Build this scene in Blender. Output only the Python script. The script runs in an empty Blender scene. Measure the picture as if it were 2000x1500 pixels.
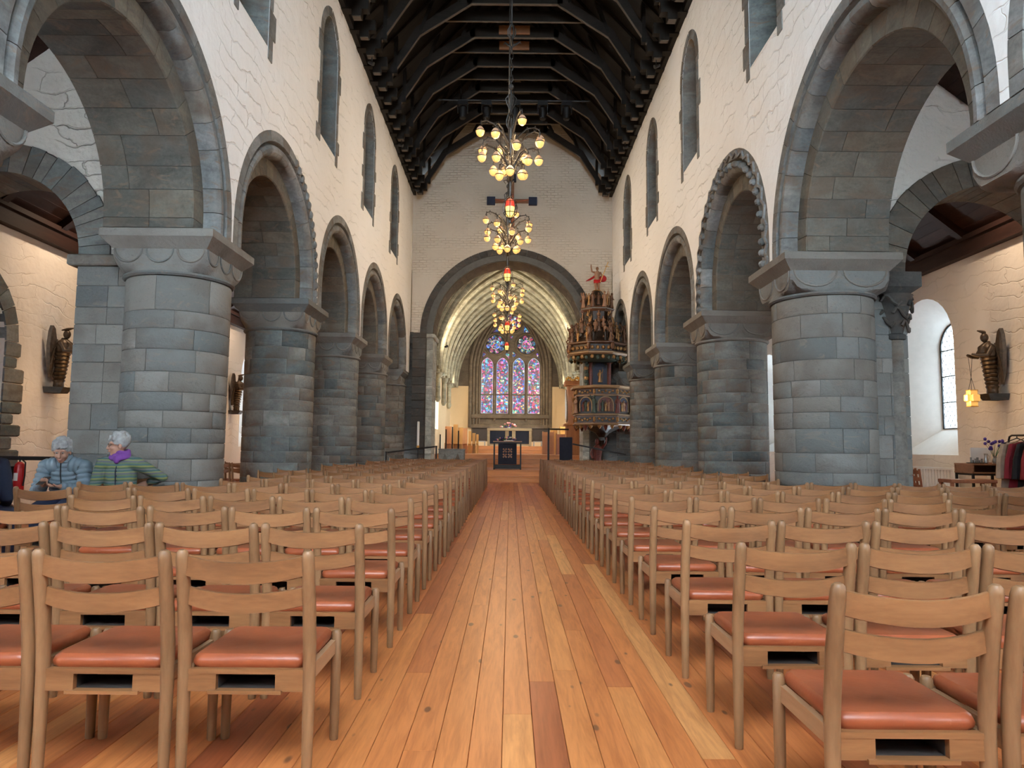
import bpy, bmesh, math, random
from mathutils import Vector, Matrix
from math import sin, cos, pi, radians, atan, sqrt

random.seed(7)
scene = bpy.context.scene
C = scene.collection

# ------------------------------------------------------------------ camera
HC = 1.2
cam_d = bpy.data.cameras.new('camera')
cam_d.sensor_width = 36.0
cam_d.lens = 1387.0 / 2000.0 * 36.0
cam_d.clip_start = 0.05
cam_d.clip_end = 200
cam = bpy.data.objects.new('camera', cam_d)
C.objects.link(cam)
cam.matrix_world = (Matrix.Translation((0, 0, HC)) @ Matrix.Rotation(-atan(2 / 1387.0), 4, 'Z')
                    @ Matrix.Rotation(pi / 2 + atan(122 / 1387.0), 4, 'X') @ Matrix.Rotation(radians(0.55), 4, 'Z'))
scene.camera = cam

# ------------------------------------------------------------------ world: even overcast daylight
world = bpy.data.worlds.new('overcast_sky')
scene.world = world
world.use_nodes = True
bg = world.node_tree.nodes['Background']
bg.inputs[0].default_value = (0.80, 0.91, 1.0, 1)
bg.inputs[1].default_value = 6.6

vs = scene.view_settings
vs.view_transform = 'Standard'
vs.look = 'None'
vs.gamma = 1.0
vs.use_curve_mapping = False
vs.exposure = 2.15
scene.cycles.use_denoising = True
scene.cycles.max_bounces = 6
scene.cycles.diffuse_bounces = 3
scene.cycles.use_adaptive_sampling = True
scene.cycles.adaptive_threshold = 0.03
scene.cycles.adaptive_min_samples = 24
scene.cycles.glossy_bounces = 3
scene.cycles.transparent_max_bounces = 8
scene.cycles.sample_clamp_indirect = 1.5
scene.cycles.caustics_reflective = False
scene.cycles.caustics_refractive = False

# ------------------------------------------------------------------ helpers
class MB:
    """collects geometry for ONE mesh object"""
    def __init__(s):
        s.v = []; s.f = []; s.m = []; s.mi = 0

    def add(s, verts, faces):
        o = len(s.v)
        s.v += [tuple(p) for p in verts]
        s.f += [tuple(i + o for i in f) for f in faces]
        s.m += [s.mi] * len(faces)
        return s

    def box(s, x0, x1, y0, y1, z0, z1):
        return s.add([(x0, y0, z0), (x1, y0, z0), (x1, y1, z0), (x0, y1, z0), (x0, y0, z1), (x1, y0, z1), (x1, y1, z1), (x0, y1, z1)],
                     [(0, 3, 2, 1), (4, 5, 6, 7), (0, 1, 5, 4), (1, 2, 6, 5), (2, 3, 7, 6), (3, 0, 4, 7)])

    def cbox(s, x0, x1, y0, y1, z0, z1, c=0.006):
        """box with chamfered vertical/top edges, cheap"""
        rings = []
        for z, k in ((z0, c), (z0 + c, 0), (z1 - c, 0), (z1, c)):
            rings.append([(x0 + k, y0 + k, z), (x1 - k, y0 + k, z), (x1 - k, y1 - k, z), (x0 + k, y1 - k, z)])
        return s.loft(rings, True, True)

    def loft(s, rings, cap0=True, cap1=True, closed=True):
        n = len(rings[0]); v = []; f = []
        for r in rings: v += list(r)
        for i in range(len(rings) - 1):
            for j in range(n if closed else n - 1):
                a = i * n + j; b = i * n + (j + 1) % n
                f.append((a, b, b + n, a + n))
        if cap0: f.append(tuple(range(n - 1, -1, -1)))
        if cap1: f.append(tuple(range((len(rings) - 1) * n, len(rings) * n)))
        return s.add(v, f)

    def bar(s, p, q, w, h, up=(0, 0, 1)):
        p = Vector(p); q = Vector(q); d = (q - p).normalized(); u = Vector(up)
        if abs(d.dot(u)) > 0.98: u = Vector((0, 1, 0))
        a = d.cross(u).normalized() * (w / 2); b = a.cross(d).normalized() * (h / 2)
        return s.loft([[p - a - b, p + a - b, p + a + b, p - a + b], [q - a - b, q + a - b, q + a + b, q - a + b]])

    def tube(s, pts, r, n=8, flat=1.0, cap=True):
        pts = [Vector(p) for p in pts]; k = len(pts)
        if not hasattr(r, '__len__'): r = [r] * k
        rings = []; prev = None
        for i, p in enumerate(pts):
            d = (pts[min(i + 1, k - 1)] - pts[max(i - 1, 0)])
            if d.length < 1e-9: d = Vector((0, 0, 1))
            d.normalize()
            if prev is None:
                u = Vector((0, 0, 1)) if abs(d.z) < 0.9 else Vector((0, 1, 0))
                a = d.cross(u).normalized()
            else:
                a = (prev - d * prev.dot(d)).normalized()
            prev = a; b = d.cross(a)
            rings.append([p + a * (r[i] * cos(2 * pi * t / n)) + b * (r[i] * flat * sin(2 * pi * t / n)) for t in range(n)])
        return s.loft(rings, cap, cap)

    def lathe(s, prof, n=16, c=(0, 0, 0), a0=0.0, a1=2 * pi, sx=1.0, sy=1.0, cap=True):
        full = abs(a1 - a0 - 2 * pi) < 1e-6
        k = n if full else n + 1
        rings = [[(c[0] + sx * r * cos(a0 + (a1 - a0) * t / n), c[1] + sy * r * sin(a0 + (a1 - a0) * t / n), c[2] + z) for t in range(k)] for r, z in prof]
        return s.loft(rings, cap and full, cap and full, full)

    def ell(s, c, r, n=12, m=8, M=None):
        rings = []
        for i in range(1, m):
            t = pi * i / m
            rings.append([(sin(t) * cos(2 * pi * j / n), sin(t) * sin(2 * pi * j / n), -cos(t)) for j in range(n)])
        v = [(0, 0, -1)] + [p for g in rings for p in g] + [(0, 0, 1)]
        f = []
        for j in range(n): f.append((0, 1 + (j + 1) % n, 1 + j))
        for i in range(m - 2):
            for j in range(n):
                a = 1 + i * n + j; b = 1 + i * n + (j + 1) % n
                f.append((a, b, b + n, a + n))
        L = len(v) - 1; o = 1 + (m - 2) * n
        for j in range(n): f.append((o + j, o + (j + 1) % n, L))
        if not hasattr(r, '__len__'): r = (r, r, r)
        cv = Vector(c)
        out = []
        for p in v:
            q = Vector((p[0] * r[0], p[1] * r[1], p[2] * r[2]))
            if M is not None: q = M @ q
            out.append(q + cv)
        return s.add(out, f)

    def prism(s, poly, fn, d0, d1):
        """poly: 2D points; fn(a, b, d) -> 3D"""
        return s.loft([[fn(a, b, d0) for a, b in poly], [fn(a, b, d1) for a, b in poly]])

    def build(s, name, mat, parent=None, loc=None, rz=0.0, smooth=False, angle=35):
        me = bpy.data.meshes.new(name)
        me.from_pydata([tuple(p) for p in s.v], [], s.f)
        mats = mat if isinstance(mat, (list, tuple)) else [mat]
        for m in mats: me.materials.append(m)
        if len(mats) > 1: me.polygons.foreach_set('material_index', s.m)
        if smooth:
            me.polygons.foreach_set('use_smooth', [True] * len(me.polygons))
            me.set_sharp_from_angle(angle=radians(angle))
        me.update()
        return link(name, me, parent, loc, rz)


def link(name, me, parent=None, loc=None, rz=0.0):
    o = bpy.data.objects.new(name, me)
    C.objects.link(o)
    if parent is not None: o.parent = parent
    if loc is not None: o.location = loc
    if rz: o.rotation_euler = (0, 0, rz)
    return o


def fix_normals(o):
    bm = bmesh.new(); bm.from_mesh(o.data)
    bmesh.ops.recalc_face_normals(bm, faces=bm.faces)
    bm.to_mesh(o.data); bm.free()
    return o


def tag(o, label=None, cat=None, group=None, kind=None):
    if label: o['label'] = label
    if cat: o['category'] = cat
    if group: o['group'] = group
    if kind: o['kind'] = kind
    return o


def thing(name, label, cat, loc=(0, 0, 0), rz=0.0, group=None):
    o = link(name, None, None, loc, rz)
    o.empty_display_size = 0.1
    return tag(o, label, cat, group)


def struct(o):
    o['kind'] = 'structure'
    return o


def copy_tree(o, parent=None):
    c = o.copy(); C.objects.link(c); c.parent = parent
    for ch in list(o.children): copy_tree(ch, c)
    return c


def remesh(o, voxel=0.012, smooth=4):
    m = o.modifiers.new('r', 'REMESH'); m.mode = 'VOXEL'; m.voxel_size = voxel
    if smooth:
        q = o.modifiers.new('s', 'SMOOTH'); q.factor = 0.5; q.iterations = smooth
    dg = bpy.context.evaluated_depsgraph_get()
    me = bpy.data.meshes.new_from_object(o.evaluated_get(dg))
    o.modifiers.clear()
    mats = [m for m in o.data.materials]
    o.data = me
    me.materials.clear()
    for m in mats: me.materials.append(m)
    me.polygons.foreach_set('use_smooth', [True] * len(me.polygons))
    me.update()
    return o


ORD = ['first', 'second', 'third', 'fourth', 'fifth', 'sixth', 'seventh', 'eighth', 'ninth', 'tenth', 'eleventh', 'twelfth', 'thirteenth',
       'fourteenth', 'fifteenth', 'sixteenth', 'seventeenth', 'eighteenth', 'nineteenth', 'twentieth', 'twenty-first', 'twenty-second',
       'twenty-third', 'twenty-fourth', 'twenty-fifth', 'twenty-sixth']

# ------------------------------------------------------------------ materials
def newmat(name):
    m = bpy.data.materials.new(name); m.use_nodes = True
    nt = m.node_tree
    return m, nt, nt.nodes['Principled BSDF']


def N(nt, t, **kw):
    n = nt.nodes.new(t)
    for k, v in kw.items():
        if k in n.inputs: n.inputs[k].default_value = v
        else: setattr(n, k, v)
    return n


def ramp(nt, fac, stops):
    r = nt.nodes.new('ShaderNodeValToRGB')
    e = r.color_ramp.elements
    while len(e) < len(stops): e.new(0.5)
    for i, (p, c) in enumerate(stops):
        e[i].position = p; e[i].color = (c[0], c[1], c[2], 1)
    nt.links.new(fac, r.inputs[0])
    return r.outputs[0]


def mixc(nt, fac, a, b, mode='MIX'):
    n = nt.nodes.new('ShaderNodeMix'); n.data_type = 'RGBA'; n.blend_type = mode
    for sock, val in ((n.inputs[0], fac), (n.inputs[6], a), (n.inputs[7], b)):
        if hasattr(val, 'is_output'): nt.links.new(val, sock)
        elif hasattr(val, '__len__'): sock.default_value = (val[0], val[1], val[2], 1)
        else: sock.default_value = val
    return n.outputs[2]


def mth(nt, op, a, b=None, clamp=False):
    n = nt.nodes.new('ShaderNodeMath'); n.operation = op; n.use_clamp = clamp
    for i, v in enumerate((a, b)):
        if v is None: continue
        if hasattr(v, 'is_output'): nt.links.new(v, n.inputs[i])
        else: n.inputs[i].default_value = v
    return n.outputs[0]


def coords(nt, scale=(1, 1, 1), rand=0.0, rot=(0, 0, 0)):
    tc = N(nt, 'ShaderNodeTexCoord')
    mp = N(nt, 'ShaderNodeMapping')
    mp.inputs['Scale'].default_value = scale
    mp.inputs['Rotation'].default_value = rot
    nt.links.new(tc.outputs['Object'], mp.inputs[0])
    if rand:
        oi = N(nt, 'ShaderNodeObjectInfo')
        nt.links.new(mth(nt, 'MULTIPLY', oi.outputs['Random'], rand), mp.inputs['Location'])
    return mp.outputs[0]


def noise(nt, vec, scale, detail=4, rough=0.55, dist=0.0):
    n = N(nt, 'ShaderNodeTexNoise')
    n.inputs['Scale'].default_value = scale; n.inputs['Detail'].default_value = detail
    n.inputs['Roughness'].default_value = rough; n.inputs['Distortion'].default_value = dist
    nt.links.new(vec, n.inputs['Vector'])
    return n.outputs['Fac']


def bump(nt, bsdf, h, strength, dist=0.02):
    b = N(nt, 'ShaderNodeBump'); b.inputs['Strength'].default_value = strength; b.inputs['Distance'].default_value = dist
    nt.links.new(h, b.inputs['Height']); nt.links.new(b.outputs[0], bsdf.inputs['Normal'])


def flat(name, col, rough=0.5, metal=0.0, var=0.12, spec=0.4, nscale=9):
    m, nt, b = newmat(name)
    n = noise(nt, coords(nt, rand=13.0), nscale, 3)
    c = ramp(nt, n, [(0.3, [k * (1 - var) for k in col]), (0.7, [min(1, k * (1 + var)) for k in col])])
    nt.links.new(c, b.inputs['Base Color'])
    b.inputs['Roughness'].default_value = rough; b.inputs['Metallic'].default_value = metal
    b.inputs['Specular IOR Level'].default_value = spec
    return m


def plaster(name, col, dark, brick=(0.62, 0.2), strength=0.5, dist=0.03, axis='Y', warp=(1.5, 0.62)):
    """whitewashed rubble: courses of stone show faintly through the lime"""
    m, nt, b = newmat(name)
    tc = N(nt, 'ShaderNodeTexCoord')
    sx = N(nt, 'ShaderNodeSeparateXYZ'); nt.links.new(tc.outputs['Object'], sx.inputs[0])
    cb = N(nt, 'ShaderNodeCombineXYZ')
    nt.links.new(sx.outputs['Y' if axis == 'Y' else 'X'], cb.inputs[0]); nt.links.new(sx.outputs['Z'], cb.inputs[1])
    nz = N(nt, 'ShaderNodeTexNoise'); nz.inputs['Scale'].default_value = 1.1; nz.inputs['Detail'].default_value = 5
    nt.links.new(tc.outputs['Object'], nz.inputs['Vector'])
    va = N(nt, 'ShaderNodeVectorMath', operation='MULTIPLY_ADD')
    nt.links.new(nz.outputs['Color'], va.inputs[0]); va.inputs[1].default_value = (warp[0], warp[1], 0); nt.links.new(cb.outputs[0], va.inputs[2])
    br = N(nt, 'ShaderNodeTexBrick')
    br.inputs['Scale'].default_value = 1.0
    br.inputs['Brick Width'].default_value = brick[0]; br.inputs['Row Height'].default_value = brick[1]
    br.inputs['Mortar Size'].default_value = 0.014; br.inputs['Mortar Smooth'].default_value = 0.8
    nt.links.new(va.outputs[0], br.inputs['Vector'])
    mask = noise(nt, tc.outputs['Object'], 0.9, 3)
    mk = mth(nt, 'MULTIPLY', br.outputs['Fac'], ramp(nt, mask, [(0.42, (0, 0, 0)), (0.68, (1, 1, 1))]))
    fine = noise(nt, tc.outputs['Object'], 7, 4, 0.6)
    mid = noise(nt, tc.outputs['Object'], 2.2, 3, 0.6)
    big = noise(nt, tc.outputs['Object'], 0.35, 3)
    h = mth(nt, 'ADD', mth(nt, 'MULTIPLY', mk, -1.0), mth(nt, 'ADD', mth(nt, 'MULTIPLY', fine, 0.45), mth(nt, 'MULTIPLY', mid, 1.3)))
    bump(nt, b, h, strength, dist)
    base = ramp(nt, big, [(0.3, dark), (0.65, col)])
    c = mixc(nt, mth(nt, 'MULTIPLY', mk, 0.12), base, [k * 0.55 for k in dark])
    nt.links.new(c, b.inputs['Base Color'])
    b.inputs['Roughness'].default_value = 0.9; b.inputs['Specular IOR Level'].default_value = 0.2
    return m


def stone(name, cols, vein=(0.17, 0.12, 0.085), scale=1.0, bstr=0.35, spread=0.5):
    """grey-green soapstone: layered veins, each block with its own tone"""
    m, nt, b = newmat(name)
    oi = N(nt, 'ShaderNodeObjectInfo')
    v = coords(nt, (scale, scale, scale * 2.6), rand=37.0, rot=(0.25, 0.15, 0))
    n1 = noise(nt, v, 1.3, 4, 0.62, 1.4)
    v2 = coords(nt, (scale, scale, scale), rand=21.0)
    n2 = noise(nt, v2, 24, 3, 0.7)
    n3 = noise(nt, v, 2.4, 3, 0.6, 2.5)
    tone = ramp(nt, oi.outputs['Random'], [(i / (len(cols) - 1), c) for i, c in enumerate(cols)])
    lum = mth(nt, 'ADD', mth(nt, 'MULTIPLY', n1, 0.9), mth(nt, 'MULTIPLY', n2, spread))
    lumc = ramp(nt, lum, [(0.42, (0.45, 0.47, 0.48)), (1.05, (1.5, 1.48, 1.44))])
    c = mixc(nt, 1.0, tone, lumc, 'MULTIPLY')
    c = mixc(nt, ramp(nt, n3, [(0.56, (0, 0, 0)), (0.70, (0.75, 0.75, 0.75))]), c, vein)
    n4 = noise(nt, v2, 2.3, 2, 0.5)
    c = mixc(nt, ramp(nt, n4, [(0.48, (0, 0, 0)), (0.66, (0.6, 0.6, 0.6))]), c, [k * 0.6 for k in vein])
    nt.links.new(c, b.inputs['Base Color'])
    bump(nt, b, mth(nt, 'ADD', mth(nt, 'MULTIPLY', n2, 0.8), n1), bstr, 0.016)
    b.inputs['Roughness'].default_value = 0.72; b.inputs['Specular IOR Level'].default_value = 0.3
    return m


def wood(name, light, dark, axis='Z', rough=0.4, scale=1.0, rand_amt=0.25, knots=False, spec=0.4, ring=9.0):
    m, nt, b = newmat(name)
    k = {'X': (0.12, 1, 1), 'Y': (1, 0.12, 1), 'Z': (1, 1, 0.12)}[axis]
    v = coords(nt, [q * scale for q in k], rand=51.0)
    n1 = noise(nt, v, ring, 4, 0.55, 0.6)
    n2 = noise(nt, v, ring * 9, 3, 0.6)
    fac = mth(nt, 'ADD', mth(nt, 'MULTIPLY', n1, 0.75), mth(nt, 'MULTIPLY', n2, 0.35))
    c = ramp(nt, fac, [(0.36, dark), (0.72, light)])
    oi = N(nt, 'ShaderNodeObjectInfo')
    tint = ramp(nt, oi.outputs['Random'], [(0, (1 - rand_amt, 1 - rand_amt * 1.15, 1 - rand_amt * 1.3)), (0.5, (1, 1, 1)), (1, (1 + rand_amt * 0.4,) * 3)])
    c = mixc(nt, 1.0, c, tint, 'MULTIPLY')
    nt.links.new(c, b.inputs['Base Color'])
    bump(nt, b, n2, 0.08, 0.004)
    b.inputs['Roughness'].default_value = rough; b.inputs['Specular IOR Level'].default_value = spec
    return m


def floor_pine(name):
    m, nt, b = newmat(name)
    oi = N(nt, 'ShaderNodeObjectInfo')
    v = coords(nt, (1, 0.07, 1), rand=91.0)
    n1 = noise(nt, v, 16, 5, 0.6, 1.2)
    n2 = noise(nt, v, 90, 3, 0.6)
    fac = mth(nt, 'ADD', mth(nt, 'MULTIPLY', n1, 0.8), mth(nt, 'MULTIPLY', n2, 0.3))
    geo = N(nt, 'ShaderNodeNewGeometry')
    rr = mth(nt, 'FRACT', mth(nt, 'ADD', oi.outputs['Random'], geo.outputs['Random Per Island']))
    tone = ramp(nt, rr, [(0.0, (0.33, 0.080, 0.030)), (0.12, (0.42, 0.118, 0.040)), (0.28, (0.54, 0.168, 0.052)), (0.75, (0.60, 0.205, 0.062)), (0.92, (0.66, 0.255, 0.080)), (1.0, (0.72, 0.33, 0.12))])
    g = ramp(nt, fac, [(0.35, (0.62, 0.52, 0.45)), (0.62, (1.0, 1.0, 1.0)), (0.8, (1.12, 1.15, 1.18))])
    c = mixc(nt, 1.0, tone, g, 'MULTIPLY')
    # knots: sparse dark dots, a halo round each
    vk = coords(nt, (9.0, 3.6, 1), rand=33.0)
    vo = N(nt, 'ShaderNodeTexVoronoi'); vo.inputs['Scale'].default_value = 1.0; nt.links.new(vk, vo.inputs['Vector'])
    vd = N(nt, 'ShaderNodeTexVoronoi'); vd.inputs['Scale'].default_value = 1.0; nt.links.new(vk, vd.inputs['Vector'])
    sep = N(nt, 'ShaderNodeSeparateColor'); nt.links.new(vo.outputs['Color'], sep.inputs[0])
    rad = mth(nt, 'MULTIPLY', sep.outputs[0], 0.19)
    kn = mth(nt, 'SUBTRACT', rad, vo.outputs['Distance'])
    kmask = ramp(nt, kn, [(0.0, (0, 0, 0)), (0.06, (1, 1, 1))])
    c = mixc(nt, mth(nt, 'MULTIPLY', kmask, 0.85), c, (0.12, 0.04, 0.02))
    nt.links.new(c, b.inputs['Base Color'])
    bump(nt, b, n2, 0.05, 0.003)
    b.inputs['Roughness'].default_value = 0.36; b.inputs['Specular IOR Level'].default_value = 0.38
    return m


def leather_mat():
    m, nt, b = newmat('rust_leather')
    v = coords(nt, rand=17.0)
    big = noise(nt, v, 5, 4, 0.6)
    sc = noise(nt, coords(nt, (3, 14, 3), rand=29.0, rot=(0, 0, 0.5)), 10, 5, 0.7, 1.5)
    c = ramp(nt, big, [(0.3, (0.25, 0.056, 0.022)), (0.7, (0.36, 0.088, 0.033))])
    c = mixc(nt, ramp(nt, sc, [(0.64, (0, 0, 0)), (0.72, (0.4, 0.4, 0.4))]), c, (0.50, 0.20, 0.12))
    nt.links.new(c, b.inputs['Base Color'])
    bump(nt, b, noise(nt, v, 60, 3), 0.12, 0.004)
    b.inputs['Roughness'].default_value = 0.36; b.inputs['Specular IOR Level'].default_value = 0.45
    return m


def emit(name, col, strength, base=(0.8, 0.8, 0.8)):
    m, nt, b = newmat(name)
    b.inputs['Base Color'].default_value = (*base, 1)
    b.inputs['Emission Color'].default_value = (*col, 1); b.inputs['Emission Strength'].default_value = strength
    n = noise(nt, coords(nt, rand=5.0), 14, 2)
    nt.links.new(ramp(nt, n, [(0.3, [k * 0.85 for k in base]), (0.7, base)]), b.inputs['Base Color'])
    b.inputs['Roughness'].default_value = 0.3
    m.cycles.emission_sampling = 'NONE'
    return m


def stained(name, strength):
    """backlit stained glass: many small coloured pieces in dark leads"""
    m, nt, b = newmat(name)
    oi = N(nt, 'ShaderNodeObjectInfo')
    v = coords(nt, (1, 0.001, 1))
    vo = N(nt, 'ShaderNodeTexVoronoi'); vo.inputs['Scale'].default_value = 11.0; nt.links.new(v, vo.inputs['Vector'])
    ve = N(nt, 'ShaderNodeTexVoronoi', feature='DISTANCE_TO_EDGE'); ve.inputs['Scale'].default_value = 11.0; nt.links.new(v, ve.inputs['Vector'])
    sep = N(nt, 'ShaderNodeSeparateColor'); nt.links.new(vo.outputs['Color'], sep.inputs[0])
    f = mth(nt, 'FRACT', mth(nt, 'ADD', mth(nt, 'MULTIPLY', sep.outputs[0], 0.75), mth(nt, 'MULTIPLY', oi.outputs['Random'], 1.0)))
    c = ramp(nt, f, [(0.0, (0.02, 0.06, 0.42)), (0.16, (0.05, 0.20, 0.62)), (0.28, (0.22, 0.03, 0.14)), (0.40, (0.50, 0.02, 0.04)), (0.52, (0.62, 0.10, 0.32)),
                     (0.64, (0.10, 0.04, 0.26)), (0.76, (0.06, 0.36, 0.50)), (0.86, (0.06, 0.22, 0.10)), (0.93, (0.68, 0.36, 0.10)), (1.0, (0.75, 0.7, 0.72))])
    lum = ramp(nt, sep.outputs[1], [(0.0, (0.12, 0.12, 0.12)), (0.7, (0.8, 0.8, 0.8)), (1.0, (1.7, 1.7, 1.7))])
    c = mixc(nt, 1.0, c, lum, 'MULTIPLY')
    c = mixc(nt, ramp(nt, ve.outputs['Distance'], [(0.02, (1, 1, 1)), (0.07, (0, 0, 0))]), c, (0.004, 0.004, 0.005))
    nt.links.new(c, b.inputs['Emission Color']); b.inputs['Emission Strength'].default_value = strength  # daylight behind the glass put in as emission
    nt.links.new(c, b.inputs['Base Color'])
    b.inputs['Roughness'].default_value = 0.35
    m.cycles.emission_sampling = 'NONE'
    return m


def clear_glass():
    m, nt, b = newmat('leaded_clear_glass')
    out = nt.nodes['Material Output']
    t = N(nt, 'ShaderNodeBsdfTransparent'); g = N(nt, 'ShaderNodeBsdfGlossy'); g.inputs['Roughness'].default_value = 0.08
    n = noise(nt, coords(nt), 3, 2)
    nt.links.new(ramp(nt, n, [(0.3, (0.90, 0.95, 0.96)), (0.7, (1, 1, 1))]), t.inputs[0])
    mx = N(nt, 'ShaderNodeMixShader'); mx.inputs[0].default_value = 0.06
    nt.links.new(t.outputs[0], mx.inputs[1]); nt.links.new(g.outputs[0], mx.inputs[2])
    nt.links.new(mx.outputs[0], out.inputs[0])
    return m


GREYS = [(0.075, 0.09, 0.095), (0.14, 0.155, 0.155), (0.17, 0.165, 0.155), (0.10, 0.115, 0.12), (0.20, 0.20, 0.19), (0.145, 0.13, 0.115)]
BROWNS = [(0.082, 0.083, 0.077), (0.13, 0.117, 0.096), (0.094, 0.093, 0.084), (0.135, 0.113, 0.087), (0.062, 0.067, 0.064)]
M = {}
M['plaster'] = plaster('whitewashed_rubble', (0.88, 0.885, 0.89), (0.81, 0.81, 0.805), (0.95, 0.24), 0.6, 0.05)
M['plaster_x'] = plaster('whitewashed_cross_wall', (0.84, 0.82, 0.77), (0.74, 0.71, 0.65), (0.8, 0.23), 0.9, 0.06, axis='X')
M['plaster_aisle'] = plaster('limewashed_aisle_wall', (0.82, 0.735, 0.655), (0.77, 0.68, 0.595), (0.8, 0.21), 0.5, 0.04)  # white limewash, the warm lamp light on it put into the colour
M['east'] = plaster('whitewashed_brick', (0.62, 0.55, 0.47), (0.54, 0.48, 0.41), (0.26, 0.09), 0.7, 0.03, axis='X', warp=(0.12, 0.05))
M['chancel_plaster'] = plaster('cream_chancel_plaster', (0.70, 0.54, 0.33), (0.64, 0.48, 0.29), (0.6, 0.3), 0.2, 0.01, axis='X')
M['stone'] = stone('grey_soapstone', GREYS)
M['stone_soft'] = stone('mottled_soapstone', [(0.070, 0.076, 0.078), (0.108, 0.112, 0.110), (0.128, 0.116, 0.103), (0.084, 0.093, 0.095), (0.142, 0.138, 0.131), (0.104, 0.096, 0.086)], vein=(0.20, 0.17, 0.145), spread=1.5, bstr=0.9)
M['stone_arch'] = stone('arch_soapstone', [(0.10, 0.11, 0.115), (0.17, 0.18, 0.185), (0.21, 0.215, 0.22), (0.13, 0.135, 0.135), (0.175, 0.17, 0.16)], bstr=0.25)
M['stone_brown'] = stone('brown_soapstone', BROWNS)  # browner than the arch faces, partly soffit shade put into the colour
M['stone_dark'] = stone('dark_soapstone', [(0.045, 0.045, 0.045), (0.06, 0.058, 0.055), (0.08, 0.076, 0.07)], vein=(0.12, 0.09, 0.07))
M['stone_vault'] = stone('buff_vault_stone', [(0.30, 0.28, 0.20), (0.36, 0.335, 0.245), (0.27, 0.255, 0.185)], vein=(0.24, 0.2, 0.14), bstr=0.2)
M['jamb_pale'] = stone('pale_jamb_stone', [(0.44, 0.45, 0.41), (0.52, 0.53, 0.49), (0.40, 0.41, 0.38)], vein=(0.35, 0.34, 0.3), bstr=0.2)  # window light on the jambs put into a paler stone colour
M['vault_web'] = stone('shadowy_vault_web', [(0.065, 0.058, 0.040), (0.08, 0.072, 0.050)], vein=(0.06, 0.05, 0.04), bstr=0.2)  # groove shade between the ribs put into a darker web colour
M['stone_frame'] = stone('brown_tracery_stone', [(0.105, 0.08, 0.056), (0.13, 0.10, 0.07)], vein=(0.15, 0.11, 0.08), bstr=0.2)
M['mortar'] = flat('lime_mortar', (0.30, 0.30, 0.285), 0.9)
M['mortar_dark'] = flat('grey_mortar', (0.115, 0.115, 0.11), 0.9)
M['roof'] = wood('black_tarred_oak', (0.013, 0.010, 0.008), (0.005, 0.004, 0.0035), 'Y', 0.55, rand_amt=0.2, spec=0.25)
M['roof_x'] = wood('black_tarred_oak_beam', (0.020, 0.015, 0.012), (0.007, 0.0055, 0.0045), 'X', 0.5, rand_amt=0.2, spec=0.25)
M['roof_edge'] = flat('worn_beam_underside', (0.10, 0.080, 0.062), 0.6)  # paler strips along the undersides of the black beams
M['aisle_wood'] = wood('brown_stained_boards', (0.045, 0.019, 0.014), (0.022, 0.0095, 0.0075), 'Y', 0.55, spec=0.25)
M['floor'] = floor_pine('knotty_pine_floor')
M['under'] = flat('dark_subfloor', (0.09, 0.04, 0.02), 0.8)
M['oak_z'] = wood('pale_oak_upright', (0.31, 0.165, 0.080), (0.19, 0.095, 0.044), 'Z', 0.42, rand_amt=0.14)
M['oak_x'] = wood('pale_oak_crosspiece', (0.31, 0.138, 0.056), (0.18, 0.074, 0.029), 'X', 0.42, rand_amt=0.14)
M['oak_y'] = wood('pale_oak_rail', (0.48, 0.29, 0.16), (0.35, 0.195, 0.10), 'Y', 0.45, rand_amt=0.12)
M['leather'] = leather_mat()
M['slot'] = flat('dark_slot_lining', (0.045, 0.035, 0.032), 0.6)
M['iron'] = flat('wrought_iron', (0.03, 0.028, 0.027), 0.42, 0.5)
M['black'] = flat('matt_black_metal', (0.014, 0.014, 0.016), 0.5, 0.2)
M['navy'] = flat('dark_navy_cloth', (0.012, 0.016, 0.032), 0.85)
M['gold'] = flat('worn_gilding', (0.62, 0.36, 0.10), 0.35, 0.7, 0.3)
M['bulb'] = emit('lit_amber_glass', (1.0, 0.47, 0.12), 0.27, (0.6, 0.36, 0.14))
M['bulb_cap'] = emit('frosted_glass_cap', (1.0, 0.5, 0.25), 0.03, (0.42, 0.26, 0.17))
M['spot_lens'] = emit('lit_spot_lens', (1.0, 0.9, 0.75), 30.0)
M['lantern'] = emit('lit_yellow_glass', (1.0, 0.6, 0.15), 0.36, (0.9, 0.7, 0.2))
M['redglass'] = emit('lit_red_glass', (0.9, 0.05, 0.02), 0.10, (0.5, 0.04, 0.02))
M['glass'] = clear_glass()
M['stained'] = stained('stained_glass', 0.26)
M['lead'] = flat('dark_window_lead', (0.03, 0.035, 0.04), 0.5, 0.3)
M['white'] = flat('white_paint', (0.82, 0.82, 0.80), 0.5, var=0.03)
M['pale_lead'] = emit('pale_glass_border', (0.72, 0.75, 0.85), 0.10, (0.5, 0.5, 0.55))  # faint glow stands for daylight through the border glass
M['pine_x'] = wood('orange_pine_step', (0.66, 0.28, 0.09), (0.48, 0.175, 0.052), 'X', 0.35, rand_amt=0.2)
M['pine_y'] = wood('orange_pine_platform', (0.68, 0.30, 0.10), (0.50, 0.19, 0.056), 'X', 0.35, rand_amt=0.2)
M['organ'] = wood('honey_pine_case', (0.44, 0.18, 0.055), (0.30, 0.11, 0.032), 'Z', 0.4)
M['carved'] = flat('dark_painted_carving', (0.028, 0.017, 0.012), 0.4, 0.0, 0.5, nscale=25)
M['carved_brown'] = flat('brown_carving', (0.125, 0.058, 0.030), 0.4, 0.0, 0.4, nscale=30)
M['carved_gold'] = flat('gilded_carving', (0.36, 0.19, 0.07), 0.36, 0.35, 0.45, nscale=30)
M['carved_red'] = flat('red_painted_carving', (0.115, 0.022, 0.014), 0.45, 0.0, 0.4, nscale=25)
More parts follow.
